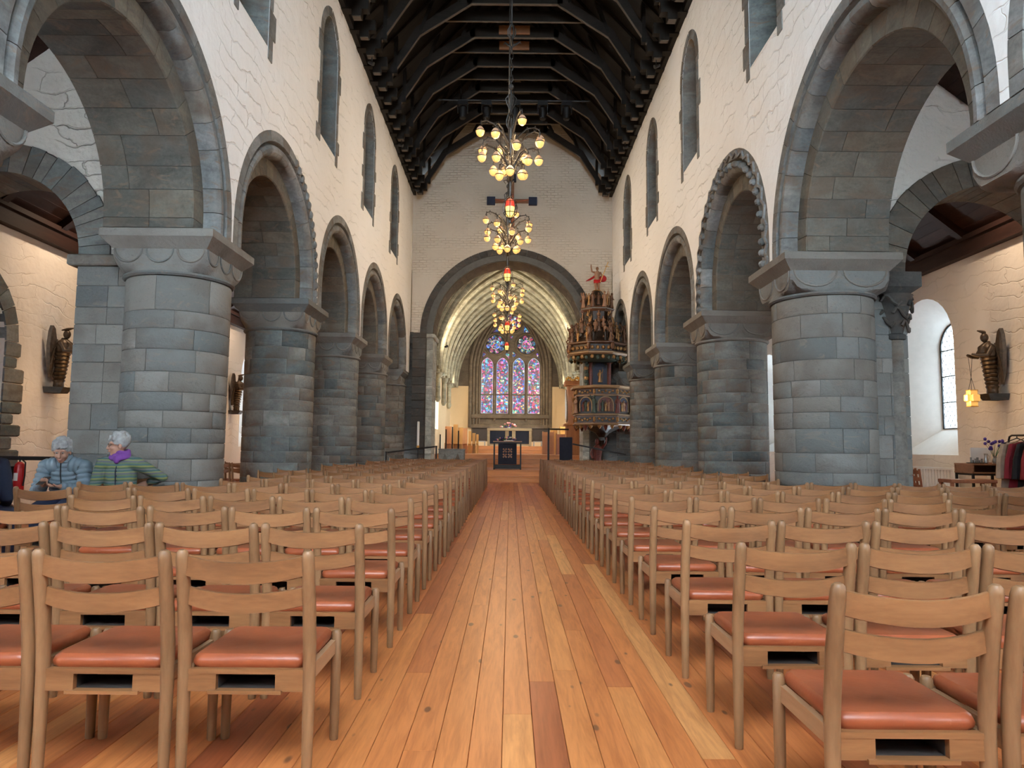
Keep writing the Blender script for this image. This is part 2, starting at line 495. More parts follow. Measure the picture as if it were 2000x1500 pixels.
M['flesh'] = flat('painted_flesh', (0.30, 0.16, 0.095), 0.5)
M['teal'] = flat('teal_paint', (0.045, 0.065, 0.05), 0.5)
M['bluepaint'] = flat('dark_blue_paint', (0.010, 0.014, 0.04), 0.5)
M['cream_rail'] = wood('pale_marbled_rail', (0.40, 0.26, 0.14), (0.27, 0.165, 0.085), 'X', 0.4)
M['bronze'] = flat('brown_bronze', (0.085, 0.055, 0.034), 0.42, 0.45, 0.35, nscale=20)
M['grey_metal'] = flat('grey_steel', (0.30, 0.31, 0.31), 0.4, 0.4)
M['silver'] = flat('silver_metal', (0.55, 0.55, 0.55), 0.3, 0.8)
M['redpaint'] = flat('fire_red_paint', (0.45, 0.012, 0.018), 0.3)
M['doorred'] = wood('dark_red_door', (0.16, 0.03, 0.018), (0.10, 0.016, 0.01), 'Z', 0.5)
M['font'] = stone('speckled_grey_stone', [(0.18, 0.2, 0.2), (0.22, 0.24, 0.24)], vein=(0.4, 0.4, 0.4), scale=4)
M['candle'] = flat('white_wax', (0.86, 0.85, 0.82), 0.5, var=0.03)
M['petal_pink'] = flat('pink_petals', (0.75, 0.30, 0.30), 0.7, var=0.3)
M['petal_white'] = flat('white_petals', (0.85, 0.82, 0.78), 0.7, var=0.08)
M['petal_purple'] = flat('deep_violet_petals', (0.06, 0.03, 0.22), 0.7, var=0.35)
M['petal_blue'] = flat('blue_petals', (0.10, 0.08, 0.45), 0.7, var=0.3)
M['leaf'] = flat('green_leaves', (0.07, 0.14, 0.06), 0.6, var=0.3)
M['altar_wood'] = wood('pale_altar_frame', (0.36, 0.28, 0.165), (0.26, 0.20, 0.115), 'X', 0.5)
M['choir_wood'] = wood('yellow_pine_board', (0.58, 0.30, 0.075), (0.44, 0.20, 0.048), 'Z', 0.45, rand_amt=0.3)
M['red_wood'] = wood('reddish_stained_chair', (0.28, 0.10, 0.045), (0.18, 0.06, 0.027), 'Z', 0.45)
M['table_wood'] = wood('brown_table_top', (0.34, 0.17, 0.09), (0.22, 0.10, 0.05), 'X', 0.4)

# ================================================================== THE BUILDING
XW = 3.58          # nave face of the arcade walls
XB = 4.85          # aisle face
ZAB = 3.74         # top of the column capitals
XO = 7.8           # aisle outer walls
YE = 24.9          # east wall of the nave
EAVE = 10.35


def plate(name, outer, holes, thick, fn, mat, parent=None):
    """flat slab with holes, from 2D outlines; fn maps (a, b, d in 0..1) to 3D"""
    cu = bpy.data.curves.new(name, 'CURVE'); cu.dimensions = '2D'; cu.fill_mode = 'BOTH'; cu.extrude = thick / 2
    for pts in [outer] + holes:
        sp = cu.splines.new('POLY'); sp.points.add(len(pts) - 1); sp.use_cyclic_u = True
        for i, p in enumerate(pts): sp.points[i].co = (p[0], p[1], 0, 1)
    t = bpy.data.objects.new('tmp', cu); C.objects.link(t)
    dg = bpy.context.evaluated_depsgraph_get()
    me = bpy.data.meshes.new_from_object(t.evaluated_get(dg))
    bpy.data.objects.remove(t); bpy.data.curves.remove(cu)
    me.name = name
    for v in me.vertices: v.co = fn(v.co.x, v.co.y, v.co.z / thick + 0.5)
    me.materials.clear(); me.materials.append(mat)
    o = link(name, me, parent)
    fix_normals(o)
    return o


def arc(cx, cz, r, a0, a1, n):
    return [(cx + r * cos(a0 + (a1 - a0) * i / n), cz + r * sin(a0 + (a1 - a0) * i / n)) for i in range(n + 1)]


def pointed(cx, z0, hw, zs, n=7, k=1.25):
    """outline of a lancet: half width hw, springing zs, radius k*2*hw"""
    R = 2 * hw * k; c = R - hw
    a = math.acos(c / R)
    L = [(cx - hw, z0), (cx + hw, z0)]
    L += [(cx - c + R * cos(a * i / n), zs + R * sin(a * i / n)) for i in range(n + 1)]
    L += [(cx + c - R * cos(a * i / n), zs + R * sin(a * i / n)) for i in range(n - 1, -1, -1)]
    return L


# ------------------------------------------------------------------ arcades
COL_Y = {-1: [0.40, 4.60, 8.88, 12.87, 16.62, 20.36, 24.10], 1: [0.60, 4.97, 9.63, 13.62, 17.70, 21.45, 25.20]}
HALF = {-1: 0.675, 1: 0.70}
CROWN = {-1: 5.97, 1: 6.10}
SHAFT = {-1: 0.61, 1: 0.65}
SIDE = {-1: 'left', 1: 'right'}
ARCH = {}
for s in (-1, 1):
    L = []
    for i in range(6):
        y0 = COL_Y[s][i] + HALF[s]; y1 = COL_Y[s][i + 1] - HALF[s]
        ri = (y1 - y0) / 2
        zc = max(ZAB + 0.02, CROWN[s] - ri - 0.65)
        L.append(((y0 + y1) / 2, ri, zc))
    ARCH[s] = L
WIN_Y = {-1: [5.4, 9.3, 13.25, 17.15, 21.0], 1: [5.6, 9.75, 13.9, 17.75, 21.6]}

wall = {}
for s in (-1, 1):
    bot = [(-3.0, ZAB)]
    for yc, ri, zc in ARCH[s]:
        ro = ri + 0.65
        bot += [(yc - ro, ZAB)] + [(yc - ro * cos(pi * k / 24), zc + ro * sin(pi * k / 24)) for k in range(25)] + [(yc + ro, ZAB)]
    bot += [(YE, ZAB), (YE, EAVE), (-3.0, EAVE)]
    holes = [pointed(y, 6.95, 0.56, 8.85, 6, 0.62) for y in WIN_Y[s]]
    wall[s] = struct(plate('wall_' + SIDE[s], bot, holes, XB - XW,
                           lambda a, b, d, s=s: (s * (XW + (XB - XW) * d), a, b), M['plaster']))
    # clerestory windows: splayed reveal, surround of toothed stones, leaded glass far out
    for wi, y in enumerate(WIN_Y[s]):
        w = struct(link('window_%d' % (wi + 1 + (5 if s > 0 else 0)), None, None, (0, 0, 0)))
        A = pointed(y, 6.95, 0.56, 8.85, 6, 0.62); B = pointed(y, 7.55, 0.30, 8.85, 6, 0.62)
        mb = MB()
        mb.loft([[(s * (XW + 0.004), p[0], p[1]) for p in A], [(s * (XW + 0.95), p[0], p[1]) for p in B], [(s * (XB + .05), p[0], p[1]) for p in B]], False, False)
        mb.build('splayed_reveal', M['stone'], w, smooth=True)
        mb = MB(); mb.prism(B, lambda a, b, d: (s * d, a, b), XW + 1.0, XW + 1.012); mb.build('pane', M['glass'], w)
        mb = MB()
        for k in range(5): mb.bar((s * (XW + .99), y - .3, 7.6 + .36 * k), (s * (XW + .99), y + .3, 7.6 + .36 * k), .02, .02)
        mb.bar((s * (XW + .99), y, 7.55), (s * (XW + .99), y, 9.3), .02, .02)
        mb.build('glazing_bars', M['lead'], w)
        rnd = random.Random(wi * 7 + s)
        for sd in (-1, 1):
            z = 6.78
            while z < 8.85:
                hh = rnd.uniform(0.24, 0.42); ww = rnd.choice((0.14, 0.17, 0.27))
                z1 = min(z + hh, 8.85)
                ya, yb = sorted((y + sd * 0.562, y + sd * (0.562 + ww)))
                MB().cbox(min(s * (XW - .012), s * (XW + .1)), max(s * (XW - .012), s * (XW + .1)), ya, yb, z + .004, z1 - .004, .008).build('surround_stone', M['stone_arch'], w)
                z = z1
        R = 2 * .56 * .62; c = R - .56; am = math.acos(c / R)
        for sd in (-1, 1):
            for k in range(4):
                a0 = am * k / 4 + .01; a1 = am * (k + 1) / 4 - .006
                pts = [(R, a0), (R, (a0 + a1) / 2), (R, a1), (R + .17, a1), (R + .17, (a0 + a1) / 2), (R + .17, a0)]
                MB().prism([(y + sd * (r * cos(a) - c), 8.85 + r * sin(a)) for r, a in pts], lambda a, b, d: (s * d, a, b), XW - .012, XW + .1).build('surround_stone', M['stone_arch'], w)


def sweep_seg(prof, place, s0, s1, n):
    mb = MB()
    mb.loft([[place(a, t, s0 + (s1 - s0) * k / n) for a, t in prof] for k in range(n + 1)])
    return mb


roll = [(0.375 + 0.098 * cos(radians(a)), 0.105 - 0.105 * sin(radians(a))) for a in (-10, 20, 50, 80, 110, 140, 170, 200)]
PROF_OUT = [(0.65, 1.262), (0.65, 0.0), (0.50, 0.0), (0.49, 0.05)] + roll + [(0.275, 0.2), (0.275, 1.262)]
PROF_IN = [(0.0, 0.215), (0.015, 0.2), (0.275, 0.2), (0.275, 1.262), (0.0, 1.262)]
PROF_A = [(0.0, 0.215), (0.015, 0.2), (0.275, 0.2), (0.275, 0.72), (0.0, 0.72)]
PROF_B = [(0.0, 0.726), (0.275, 0.726), (0.275, 1.262), (0.0, 1.262)]
BAY = ['nearest', 'second', 'third', 'fourth', 'fifth', 'farthest']
for s in (-1, 1):
    for i, (yc, ri, zc) in enumerate(ARCH[s]):
        st = zc - ZAB
        def place(a, t, u, ri=ri, yc=yc, zc=zc, st=st, s=s):
            """u runs along the intrados: stilt, half circle, stilt"""
            r = ri + a; x = s * (XW + t)
            if u < st: return (x, yc - r, ZAB + u)
            if u > st + pi * ri: return (x, yc + r, zc - (u - st - pi * ri))
            th = (u - st) / ri
            return (x, yc - r * cos(th), zc + r * sin(th))
        tot = 2 * st + pi * ri
        nm = ['near arcade arch beside the camera', 'tall arcade arch nearest in view', 'second arcade arch from the front', 'third arcade arch from the front',
              'fourth arcade arch from the front', 'last arcade arch next to the east wall'][i]
        extra = ''
        if s > 0 and i == 2: extra = ' with zigzag and beaded carving'
        if s < 0 and i == 2: extra = ' with wavy carving on its far side'
        core = [(0.64, 1.25), (0.64, 0.012), (0.5, 0.012), (0.46, 0.12), (0.3, 0.2), (0.285, 0.215), (0.012, 0.215), (0.012, 1.25)]
        root = sweep_seg(core, place, 0.002, tot - 0.002, 40).build('stone_arch', M['mortar_dark'], wall[s])
        tag(root, 'grey stone %s%s' % (nm, extra))
        def put(mb, name, mat, smooth=False, root=root):
            return mb.build(name, mat, root, smooth=smooth, angle=30)
        rnd = random.Random(i * 3 + s * 11)
        for ring in (0, 1):
            u = 0.0; k = 0
            step = 0.30 if ring == 0 else 0.22
            if i == 1 and ring == 1: step = 0.26
            while u < tot - 0.02:
                d = step * rnd.uniform(0.75, 1.35)
                u1 = min(u + d, tot)
                if tot - u1 < 0.1: u1 = tot
                g = 0.003 if 0 < u else 0.0
                if ring == 0:
                    put(sweep_seg(PROF_OUT, place, u + g, u1 - 0.003, 3), 'outer_voussoir', M['stone_arch'], True)
                elif i in (1, 2):
                    sp = rnd.choice((0.5, 0.72, 0.95))
                    pa = [(a, sp - .003 if t == 0.72 else t) for a, t in PROF_A]; pb = [(a, sp + .003 if t == 0.726 else t) for a, t in PROF_B]
                    put(sweep_seg(pa, place, u + g, u1 - 0.003, 3), 'inner_voussoir', M['stone_brown'])
                    put(sweep_seg(pb, place, u + g, u1 - 0.003, 3), 'inner_voussoir', M['stone_brown'])
                else:
                    put(sweep_seg(PROF_IN, place, u + g, u1 - 0.003, 3), 'inner_voussoir', M['stone_brown'])
                u = u1; k += 1
        if s > 0 and i == 2:      # zigzag band and beads
            zz = MB(); n = 46
            pts = []
            for k in range(n + 1):
                u = tot * k / n; a = 0.56 + (0.045 if k % 2 else -0.045)
                pts.append(place(a, -0.012, u))
            for k in range(n): zz.bar(pts[k], pts[k + 1], .035, .035, (1, 0, 0))
            put(zz, 'zigzag_band', M['stone_arch'])
            for k in range(30):
                p = place(0.40, 0.005, tot * (k + .5) / 30)
                mb = MB(); mb.ell((0, 0, 0), (.075, .06, .06), 8, 6); mb.v = [tuple(Vector(q) + Vector(p)) for q in mb.v]
                put(mb, 'bead', M['stone_arch'], True)
        if s < 0 and i == 2:
            for k in range(16):
                p = place(0.555, 0.0, tot * (0.56 + 0.44 * (k + .5) / 16))
                mb = MB(); mb.ell(p, (.05, .055, .075), 8, 6)
                put(mb, 'wave_boss', M['stone_arch'], True)


# ------------------------------------------------------------------ columns
def stone_block(cx, cy, r, a0, a1, z0, z1, depth=0.05, segs=5, bev=0.006):
    g = 0.0035 / r
    a0 += g; a1 -= g; z0 += .0035; z1 -= .0035
    ba = bev / r
    A = [a0, a0 + ba] + [a0 + ba + (a1 - a0 - 2 * ba) * k / (segs - 1) for k in range(1, segs - 1)] + [a1 - ba, a1]
    rings = []
    for z, e in ((z0, 0), (z0 + bev, 1), (z1 - bev, 1), (z1, 0)):
        row = []
        for k, a in enumerate(A):
            rr = r if (e and 0 < k < len(A) - 1) else r - bev * .7
            row.append((cx + rr * cos(a), cy + rr * sin(a), z))
        row += [(cx + (r - depth) * cos(a1), cy + (r - depth) * sin(a1), z), (cx + (r - depth) * cos(a0), cy + (r - depth) * sin(a0), z)]
        rings.append(row)
    return MB().loft(rings)


def capital(root, s, cx, cy, h, r, nsc, mat):
    """abacus, scalloped cushion with raised rims, neck ring - local to root at (cx, cy, 0)"""
    hx = h + (0.06 if s > 0 else 0)
    def sq(k, z): return [(-hx + k, -h + k, z), (hx - k, -h + k, z), (hx - k, h - k, z), (-hx + k, h - k, z)]
    MB().loft([sq(.012, ZAB), sq(0, ZAB - .012), sq(0, ZAB - .10), sq(.012, ZAB - .112), sq(.115, ZAB - .225)][::-1]).build('abacus', mat, root)
    zt = ZAB - .225; zb = ZAB - .50; hh = h - .115; hhx = hx - .115
    cols = []
    rim = []
    for f in range(4):
        A = f * pi / 2
        fx = hhx if f in (1, 3) else hh      # half length of this face
        off = hh if f in (1, 3) else hhx
        rr = fx / nsc
        for q in range(nsc):
            c0 = -fx + rr * (2 * q + 1)
            line = []
            for k in range(12):
                t = -1 + 2 * (k + .5) / 12
                d = min(.24, rr * 1.0 * sqrt(max(0, 1 - t * t)))
                # face direction: outward n, along u
                n = Vector((cos(A), sin(A), 0)); u = Vector((-sin(A), cos(A), 0))
                p = n * off + u * (c0 + t * rr)
                cols.append((p, d))
            pts = []
            for k in range(13):
                a = pi + pi * k / 12
                pts.append(n * (off + .004) + u * (c0 + cos(a) * rr * .86) + Vector((0, 0, zt + sin(a) * min(rr, .24) * .86)))
            rim.append(pts)
    rings = []
    for lev in range(8):
        ring = []
        for p, d in cols:
            if lev == 0: ring.append((p.x, p.y, zt)); continue
            if lev == 1: ring.append((p.x, p.y, zt - d)); continue
            t = (lev - 1) / 6.0
            ang = math.atan2(p.y, p.x)
            q = Vector((cos(ang), sin(ang), 0)) * (r + .01)
            e = t * t * (0.35) + t * .65
            pp = p.lerp(q, e)
            ring.append((pp.x, pp.y, (zt - d) + (zb - zt + d) * t))
        rings.append(ring)
    cap = MB().loft(rings[::-1]).build('cushion_capital', mat, root, smooth=True, angle=40)
    for pts in rim: MB().tube(pts, .014, 6).build('lunette_rim', mat, cap, smooth=True)
    pr = [(r - .02, zb - .055), (r + .02, zb - .05), (r + .04, zb - .028), (r + .035, zb - .005), (r, zb + .004)]
    MB().lathe(pr, 32).build('neck_ring', mat, root, smooth=True)
    return zb - .055


NAMES_C = ['massive round stone column beside the camera', 'nearest massive round grey column in full view', 'second round grey column from the front', 'third round column of banded grey blocks',
           'fourth round column of small grey blocks', 'last column against the east wall']
for s in (-1, 1):
    for i in range(1, 7):
        cy = COL_Y[s][i]; cx = s * (4.21 if s < 0 else 4.26); r = SHAFT[s]; h = HALF[s]
        if i == 6: cy = min(cy, 24.25)
        if i == 1 and s > 0: cx = 4.34; r = .55
        lab = NAMES_C[i - 1] + ', %s of the aisle' % SIDE[s]
        root = thing('stone_column', lab, 'column', (cx, cy, 0), 0, 'arcade columns')
        rnd = random.Random(i * 17 + s)
        zt = capital(root, s, cx, cy, h if i < 6 else .62, r, 3 if s < 0 else 2, M['stone_soft'])
        z = 0.0
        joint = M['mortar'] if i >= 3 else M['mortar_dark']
        MB().lathe([(r - .012, 0), (r - .012, zt)], 32).build('mortar_core', joint, root)
        while z < zt - .01:
            hh = rnd.uniform(0.17, 0.33) if i < 3 else rnd.uniform(0.17, 0.27)
            z1 = min(z + hh, zt)
            if zt - z1 < .12: z1 = zt
            a = rnd.uniform(0, 2 * pi); a_end = a + 2 * pi
            while a < a_end - .01:
                da = rnd.uniform(0.55, 1.35)
                a1 = a + da
                if a_end - a1 < .4: a1 = a_end
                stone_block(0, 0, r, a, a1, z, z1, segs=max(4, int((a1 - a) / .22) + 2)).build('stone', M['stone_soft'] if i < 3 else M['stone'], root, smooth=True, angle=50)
                a = a1
            z = z1

# ------------------------------------------------------------------ cross arches over the aisles, on pilasters behind the first columns
def blocks_pier(root, x0, x1, y0, y1, z1, rnd, mat, inv):
    """pilaster laid in ashlar"""
    z = 0.0
    cx, cy, _ = inv
    while z < z1 - .01:
        zz = min(z + rnd.uniform(.2, .34), z1)
        if z1 - zz < .12: zz = z1
        sp = x0 + (x1 - x0) * rnd.choice((.35, .5, .65))
        for a, b in ((x0, sp), (sp, x1)):
            MB().cbox(a + .003 - cx, b - .003 - cx, y0 - cy, y1 - cy, z + .003, zz - .003, .006).build('stone', mat, root)
        z = zz


for s in (-1, 1):
    cy = COL_Y[s][2]; y0 = cy - .22; y1 = cy + .45
    xc = s * (6.45 if s < 0 else 6.55); R = 1.06 if s < 0 else 1.24; zs = 3.52 if s < 0 else 3.58; th = .38 if s < 0 else .36
    xp = abs(xc) - R         # pilaster face
    ro = R + th
    top = 8.2
    a_in = math.asin(0)
    poly = [(XB - .05, top), (XB - .05, zs)]
    x_left = abs(xc) - ro
    poly += [(max(x_left, XB - .05) if k == 0 else abs(xc) - ro * cos(pi * k / 20), zs + ro * sin(pi * k / 20)) for k in range(0, 21)]
    poly = [(min(a, XO + .1), b) for a, b in poly] + [(XO + .1, zs), (XO + .1, top)]
    cw = struct(plate('wall_aisle_crossing_' + SIDE[s], poly, [], y1 - y0 - .06, lambda a, b, d, s=s, y0=y0, y1=y1: (s * a, y0 + .03 + (y1 - y0 - .06) * d, b), M['plaster_x']))
    rnd = random.Random(50 + s); th0 = 0.0
    root = MB().prism(arc(0, zs, R + .012, 0, pi, 24) + arc(0, zs, ro - .012, pi, 0, 24), lambda a, b, d: (a, d, b), y0 - cy + .02, y1 - cy - .02).build('stone_arch', M['mortar_dark'], cw, (xc, cy, 0))
    while th0 < pi - .01:
        d = rnd.uniform(.09, .2); t1 = min(th0 + d, pi)
        if pi - t1 < .05: t1 = pi
        rr = ro + rnd.uniform(-.03, .06)
        pts = [(R * cos(t), zs + R * sin(t)) for t in (th0 + .003, (th0 + t1) / 2, t1 - .003)] + [(rr * cos(t), zs + rr * sin(t)) for t in (t1 - .003, (th0 + t1) / 2, th0 + .003)]
        MB().prism(pts, lambda a, b, d: (a, d, b), y0 - cy, y1 - cy).build('voussoir', M['stone_brown'] if s > 0 else M['stone'], root)
        th0 = t1
    xa, xb = sorted((s * (XB - .25), s * (abs(xc) - R)))
    inv = ((xa + xb) / 2, cy, 0)
    pr = MB().box(xa + .01 - inv[0], xb - .01 - inv[0], y0 + .01 - cy, y1 - .01 - cy, 0, zs - .14).build('stone_pilaster', M['mortar_dark'], cw, inv)
    blocks_pier(pr, xa, xb, y0, y1, zs - .14, rnd, M['stone_soft'], inv)
    hw = (xb - xa) / 2
    if s < 0:
        MB().cbox(-hw - .1, hw, y0 - cy - .06, y1 - cy + .06, zs - .14, zs, .015).build('impost_slab', M['stone'], pr)
    else:
        MB().loft([[(-hw, y0 - cy - .02, zs - .3), (hw + .02, y0 - cy - .02, zs - .3), (hw + .02, y1 - cy + .02, zs - .3), (-hw, y1 - cy + .02, zs - .3)],
                   [(-hw, y0 - cy - .1, zs - .2), (hw + .16, y0 - cy - .1, zs - .2), (hw + .16, y1 - cy + .1, zs - .2), (-hw, y1 - cy + .1, zs - .2)],
                   [(-hw, y0 - cy - .1, zs), (hw + .16, y0 - cy - .1, zs), (hw + .16, y1 - cy + .1, zs), (-hw, y1 - cy + .1, zs)]]).build('moulded_impost', M['stone_dark'], pr)
        cc = MB().lathe([(.12, zs - .92), (.155, zs - .9), (.155, zs - .84), (.13, zs - .82), (.15, zs - .7), (.2, zs - .5), (.24, zs - .34), (.26, zs - .3)], 16, (hw - .14, y0 - cy + .1, 0)).build('carved_capital', M['stone_dark'], pr, smooth=True)
        for k in range(14):
            a = k * 2.4; z = zs - .8 + .48 * k / 14; rr = .16 + .08 * k / 14
            pts = [(hw - .14 + (rr + .02) * cos(a + t * .5), y0 - cy + .1 + (rr + .02) * sin(a + t * .5), z + .07 * sin(t * 3)) for t in (0, .4, .8, 1.2, 1.6, 2)]
            MB().tube(pts, .022, 6).build('scroll', M['stone_dark'], pr, smooth=True)
        MB().lathe([(.13, 0), (.13, zs - .9)], 16, (hw - .14, y0 - cy + .1, 0)).build('colonnette', M['stone'], pr, smooth=True)

# ------------------------------------------------------------------ aisle outer walls, windows, ceilings
AWIN = {-1: [2.2, 6.3, 21.35], 1: [2.6, 6.6, 13.3, 21.4]}  # nearest two each side are out of view, put in to bring daylight
for s in (-1, 1):
    holes = []
    for y in AWIN[s]:
        if y < YE: holes.append([(y - .9, 1.12), (y + .9, 1.12), (y + .9, 3.15)] + arc(y, 3.15, .9, 0, pi, 16)[1:])
    if s < 0:
        holes.append([(8.95, 0.0), (10.85, 0.0), (10.85, 2.75)] + arc(9.9, 2.75, .95, 0, pi, 16)[1:])
    ww = struct(plate('wall_aisle_' + SIDE[s], [(-3, -.02), (YE + .3, -.02), (YE + .3, 5.2), (-3, 5.2)], holes, 1.0,
                      lambda a, b, d, s=s: (s * (XO + d), a, b), M['plaster_aisle']))
    for wi, y in enumerate(AWIN[s]):
        if y > YE: continue
        w = struct(link('window_%d' % (11 + wi + (4 if s > 0 else 0)), None))
        A = [(y - .9, 1.12), (y + .9, 1.12), (y + .9, 3.15)] + arc(y, 3.15, .9, 0, pi, 16)[1:]
        B = [(y - .46, 1.62), (y + .46, 1.62), (y + .46, 3.15)] + arc(y, 3.15, .46, 0, pi, 16)[1:]
        MB().loft([[(s * (XO + .003), a, b) for a, b in A], [(s * (XO + .6), a, b) for a, b in B], [(s * (XO + 1.02), a, b) for a, b in B]], False, False).build('splayed_reveal', M['white'], w, smooth=True)
        MB().prism(B, lambda a, b, d: (s * d, a, b), XO + .62, XO + .63).build('pane', M['glass'], w)
        fr = MB()
        pts = [(s * (XO + .6), a, b) for a, b in B]
        fr.tube(pts + [pts[0]], .022, 6)
        for k in range(1, 4): fr.bar((s * (XO + .6), y - .46, 1.62 + .5 * k), (s * (XO + .6), y + .46, 1.62 + .5 * k), .02, .02)
        fr.build('iron_frame', M['lead'], w)
        ld = MB()
        for k in range(-5, 16):
            for sg in (-1, 1):
                p = Vector((s * (XO + .615), y - .46, 1.62 + .18 * k + (0 if sg > 0 else 1.2))); q = Vector((s * (XO + .615), y + .46, 1.62 + .18 * k + (1.2 if sg > 0 else 0)))
                def cl(z): return min(max(z, 1.64), 3.5)
                if cl(p.z) != cl(q.z):
                    t0 = (cl(p.z) - p.z) / (q.z - p.z); t1 = (cl(q.z) - p.z) / (q.z - p.z)
                    ld.bar(p.lerp(q, t0), p.lerp(q, t1), .008, .008)
        ld.build('leading', M['lead'], w)
    # lean-to ceiling
    cl = struct(link('ceiling_aisle_' + SIDE[s], None))
    n = 22
    for k in range(n):
        t0 = k / n; t1 = (k + 1) / n
        p0 = (XO + .1 - (XO - XB + .3) * t0, 4.72 + 2.5 * t0); p1 = (XO + .1 - (XO - XB + .3) * t1, 4.72 + 2.5 * t1)
        MB().loft([[(s * p0[0], -3, p0[1]), (s * p1[0], -3, p1[1] - .004), (s * p1[0], -3, p1[1] + .05), (s * p0[0], -3, p0[1] + .05)],
                   [(s * p0[0], YE, p0[1]), (s * p1[0], YE, p1[1] - .004), (s * p1[0], YE, p1[1] + .05), (s * p0[0], YE, p0[1] + .05)]]).build('ceiling_board', M['aisle_wood'], cl)
    for k in range(20):
        y = -2.4 + 1.42 * k
        MB().bar((s * (XO + .05), y, 4.70), (s * (XB - .05), y, 7.12), .14, .16).build('rafter', M['aisle_wood'], cl)
    MB().box(*sorted((s * (XO - .14), s * (XO + .06))), -3, YE, 4.5, 4.74).build('wall_plate', M['aisle_wood'], cl)
    MB().box(*sorted((s * (XO - .19), s * (XO + .06))), -3, YE, 4.74, 4.82).build('wall_plate_moulding', M['aisle_wood'], cl)

# ------------------------------------------------------------------ floor
# west wall behind the camera: unseen high window and aisle-end windows added for daylight
wh = [(-2.9, 4.6), (2.9, 4.6), (2.9, 7.6)] + arc(0, 7.6, 2.9, 0, pi, 20)[1:]
ah = [[(s * 5.2, 2.2), (s * 7.5, 2.2), (s * 7.5, 4.4), (s * 5.2, 4.4)] for s in (-1, 1)]
ww = struct(plate('wall_west', [(-XO - .9, -.02), (XO + .9, -.02), (XO + .9, 7.4), (4.0, 10.4), (0, 15), (-4.0, 10.4), (-XO - .9, 7.4)], [wh] + ah, .8, lambda a, b, d: (a, -3.8 + .8 * d, b), M['plaster_x']))
wz = struct(link('window_30', None))
MB().prism(wh, lambda a, b, d: (a, d, b), -3.42, -3.41).build('pane', M['glass'], wz)
for h_ in ah: MB().prism(h_, lambda a, b, d: (a, d, b), -3.42, -3.41).build('pane', M['glass'], wz)
for x in (-1.45, 0, 1.45): MB().box(x - .07, x + .07, -3.5, -3.35, 4.6, 10.1).build('mullion', M['stone_frame'], wz)

fl = struct(MB().box(-XO, XO, -3, 24.0, -.12, -.022).build('floor', M['under']))
rnd = random.Random(4)
W = 0.13
cand = []
for k in range(-60, 60):
    x0 = -.022 + k * W
    if x0 < -XO or x0 + W > XO: continue
    y = -3 + rnd.uniform(-3.5, 0)
    while y < 23.9:
        y1 = y + rnd.uniform(2.6, 5.4)
        a = max(y, -3); b = min(y1, 23.9)
        if b - a > .05:
            d = sqrt(max(abs(x0 + .06), 0) ** 2 * 1.5 + max((a + b) / 2, .5) ** 2)
            vis = b > 1.6 and abs(x0) < 0.74 * b + .3
            cand.append((d if vis else 99 + d, x0, a, b))
        y = y1
cand.sort()
rest = MB()
def plank(mb, x0, a, b):
    c = .0022; g = .0008
    x1 = x0 + W - g; x0 = x0 + g; a += g; b -= g
    rr = [(x0, -.021), (x0, -c), (x0 + c, 0), (x1 - c, 0), (x1, -c), (x1, -.021)]
    mb.loft([[(x, a, z) for x, z in rr], [(x, b, z) for x, z in rr]])
for idx, (d, x0, a, b) in enumerate(cand):
    if idx < 290:
        mb = MB(); plank(mb, x0, a, b); mb.build('plank', M['floor'], fl)
    else: plank(rest, x0, a, b)
tag(rest.build('remaining_planks', M['floor'], fl), kind='stuff')

# ------------------------------------------------------------------ east wall with the chancel arch
ACX = -.12; ACZ = 5.15; ARO = 3.12; ARI = 2.66
ea = [(-XW - .1, -.02), (ACX - ARO, -.02), (ACX - ARO, ACZ)] + [(ACX - ARO * cos(pi * k / 32), ACZ + ARO * sin(pi * k / 32)) for k in range(33)] + [(ACX + ARO, -.02), (XW + .1, -.02), (XW + .1, EAVE), (0, 15.0), (-XW - .1, EAVE)]
we = struct(plate('wall_east', ea, [], 1.3, lambda a, b, d: (a, YE + 1.3 * d, b), M['east']))
for s in (-1, 1):
    struct(MB().box(*sorted((s * (XW - .02), s * (XO + 1))), YE, YE + 1.3, -.02, 7.4).build('wall_aisle_end_' + SIDE[s], M['plaster_x']))
ca = MB().prism(arc(0, ACZ, ARI + .012, 0, pi, 40) + arc(0, ACZ, ARO - .012, pi, 0, 40), lambda a, b, d: (a, d, b), .02, 1.28).build('chancel_arch', M['mortar_dark'], we, (ACX, YE, 0))
rnd = random.Random(8)
for (r0, r1, d0, d1, mt, stp) in ((ARI + .24, ARO, -.015, 1.3, 'stone_dark', .12), (ARI, ARI + .236, .16, 1.3, 'stone_frame', .10)):
    t = 0
    while t < pi - .01:
        t1 = min(pi, t + stp * rnd.uniform(.7, 1.4))
        if pi - t1 < .04: t1 = pi
        pts = [(r0 * cos(q), ACZ + r0 * sin(q)) for q in (t + .002, (t + t1) / 2, t1 - .002)] + [(r1 * cos(q), ACZ + r1 * sin(q)) for q in (t1 - .002, (t + t1) / 2, t + .002)]
        MB().prism(pts, lambda a, b, d: (a, d, b), d0, d1).build('voussoir', M[mt], ca)
        t = t1
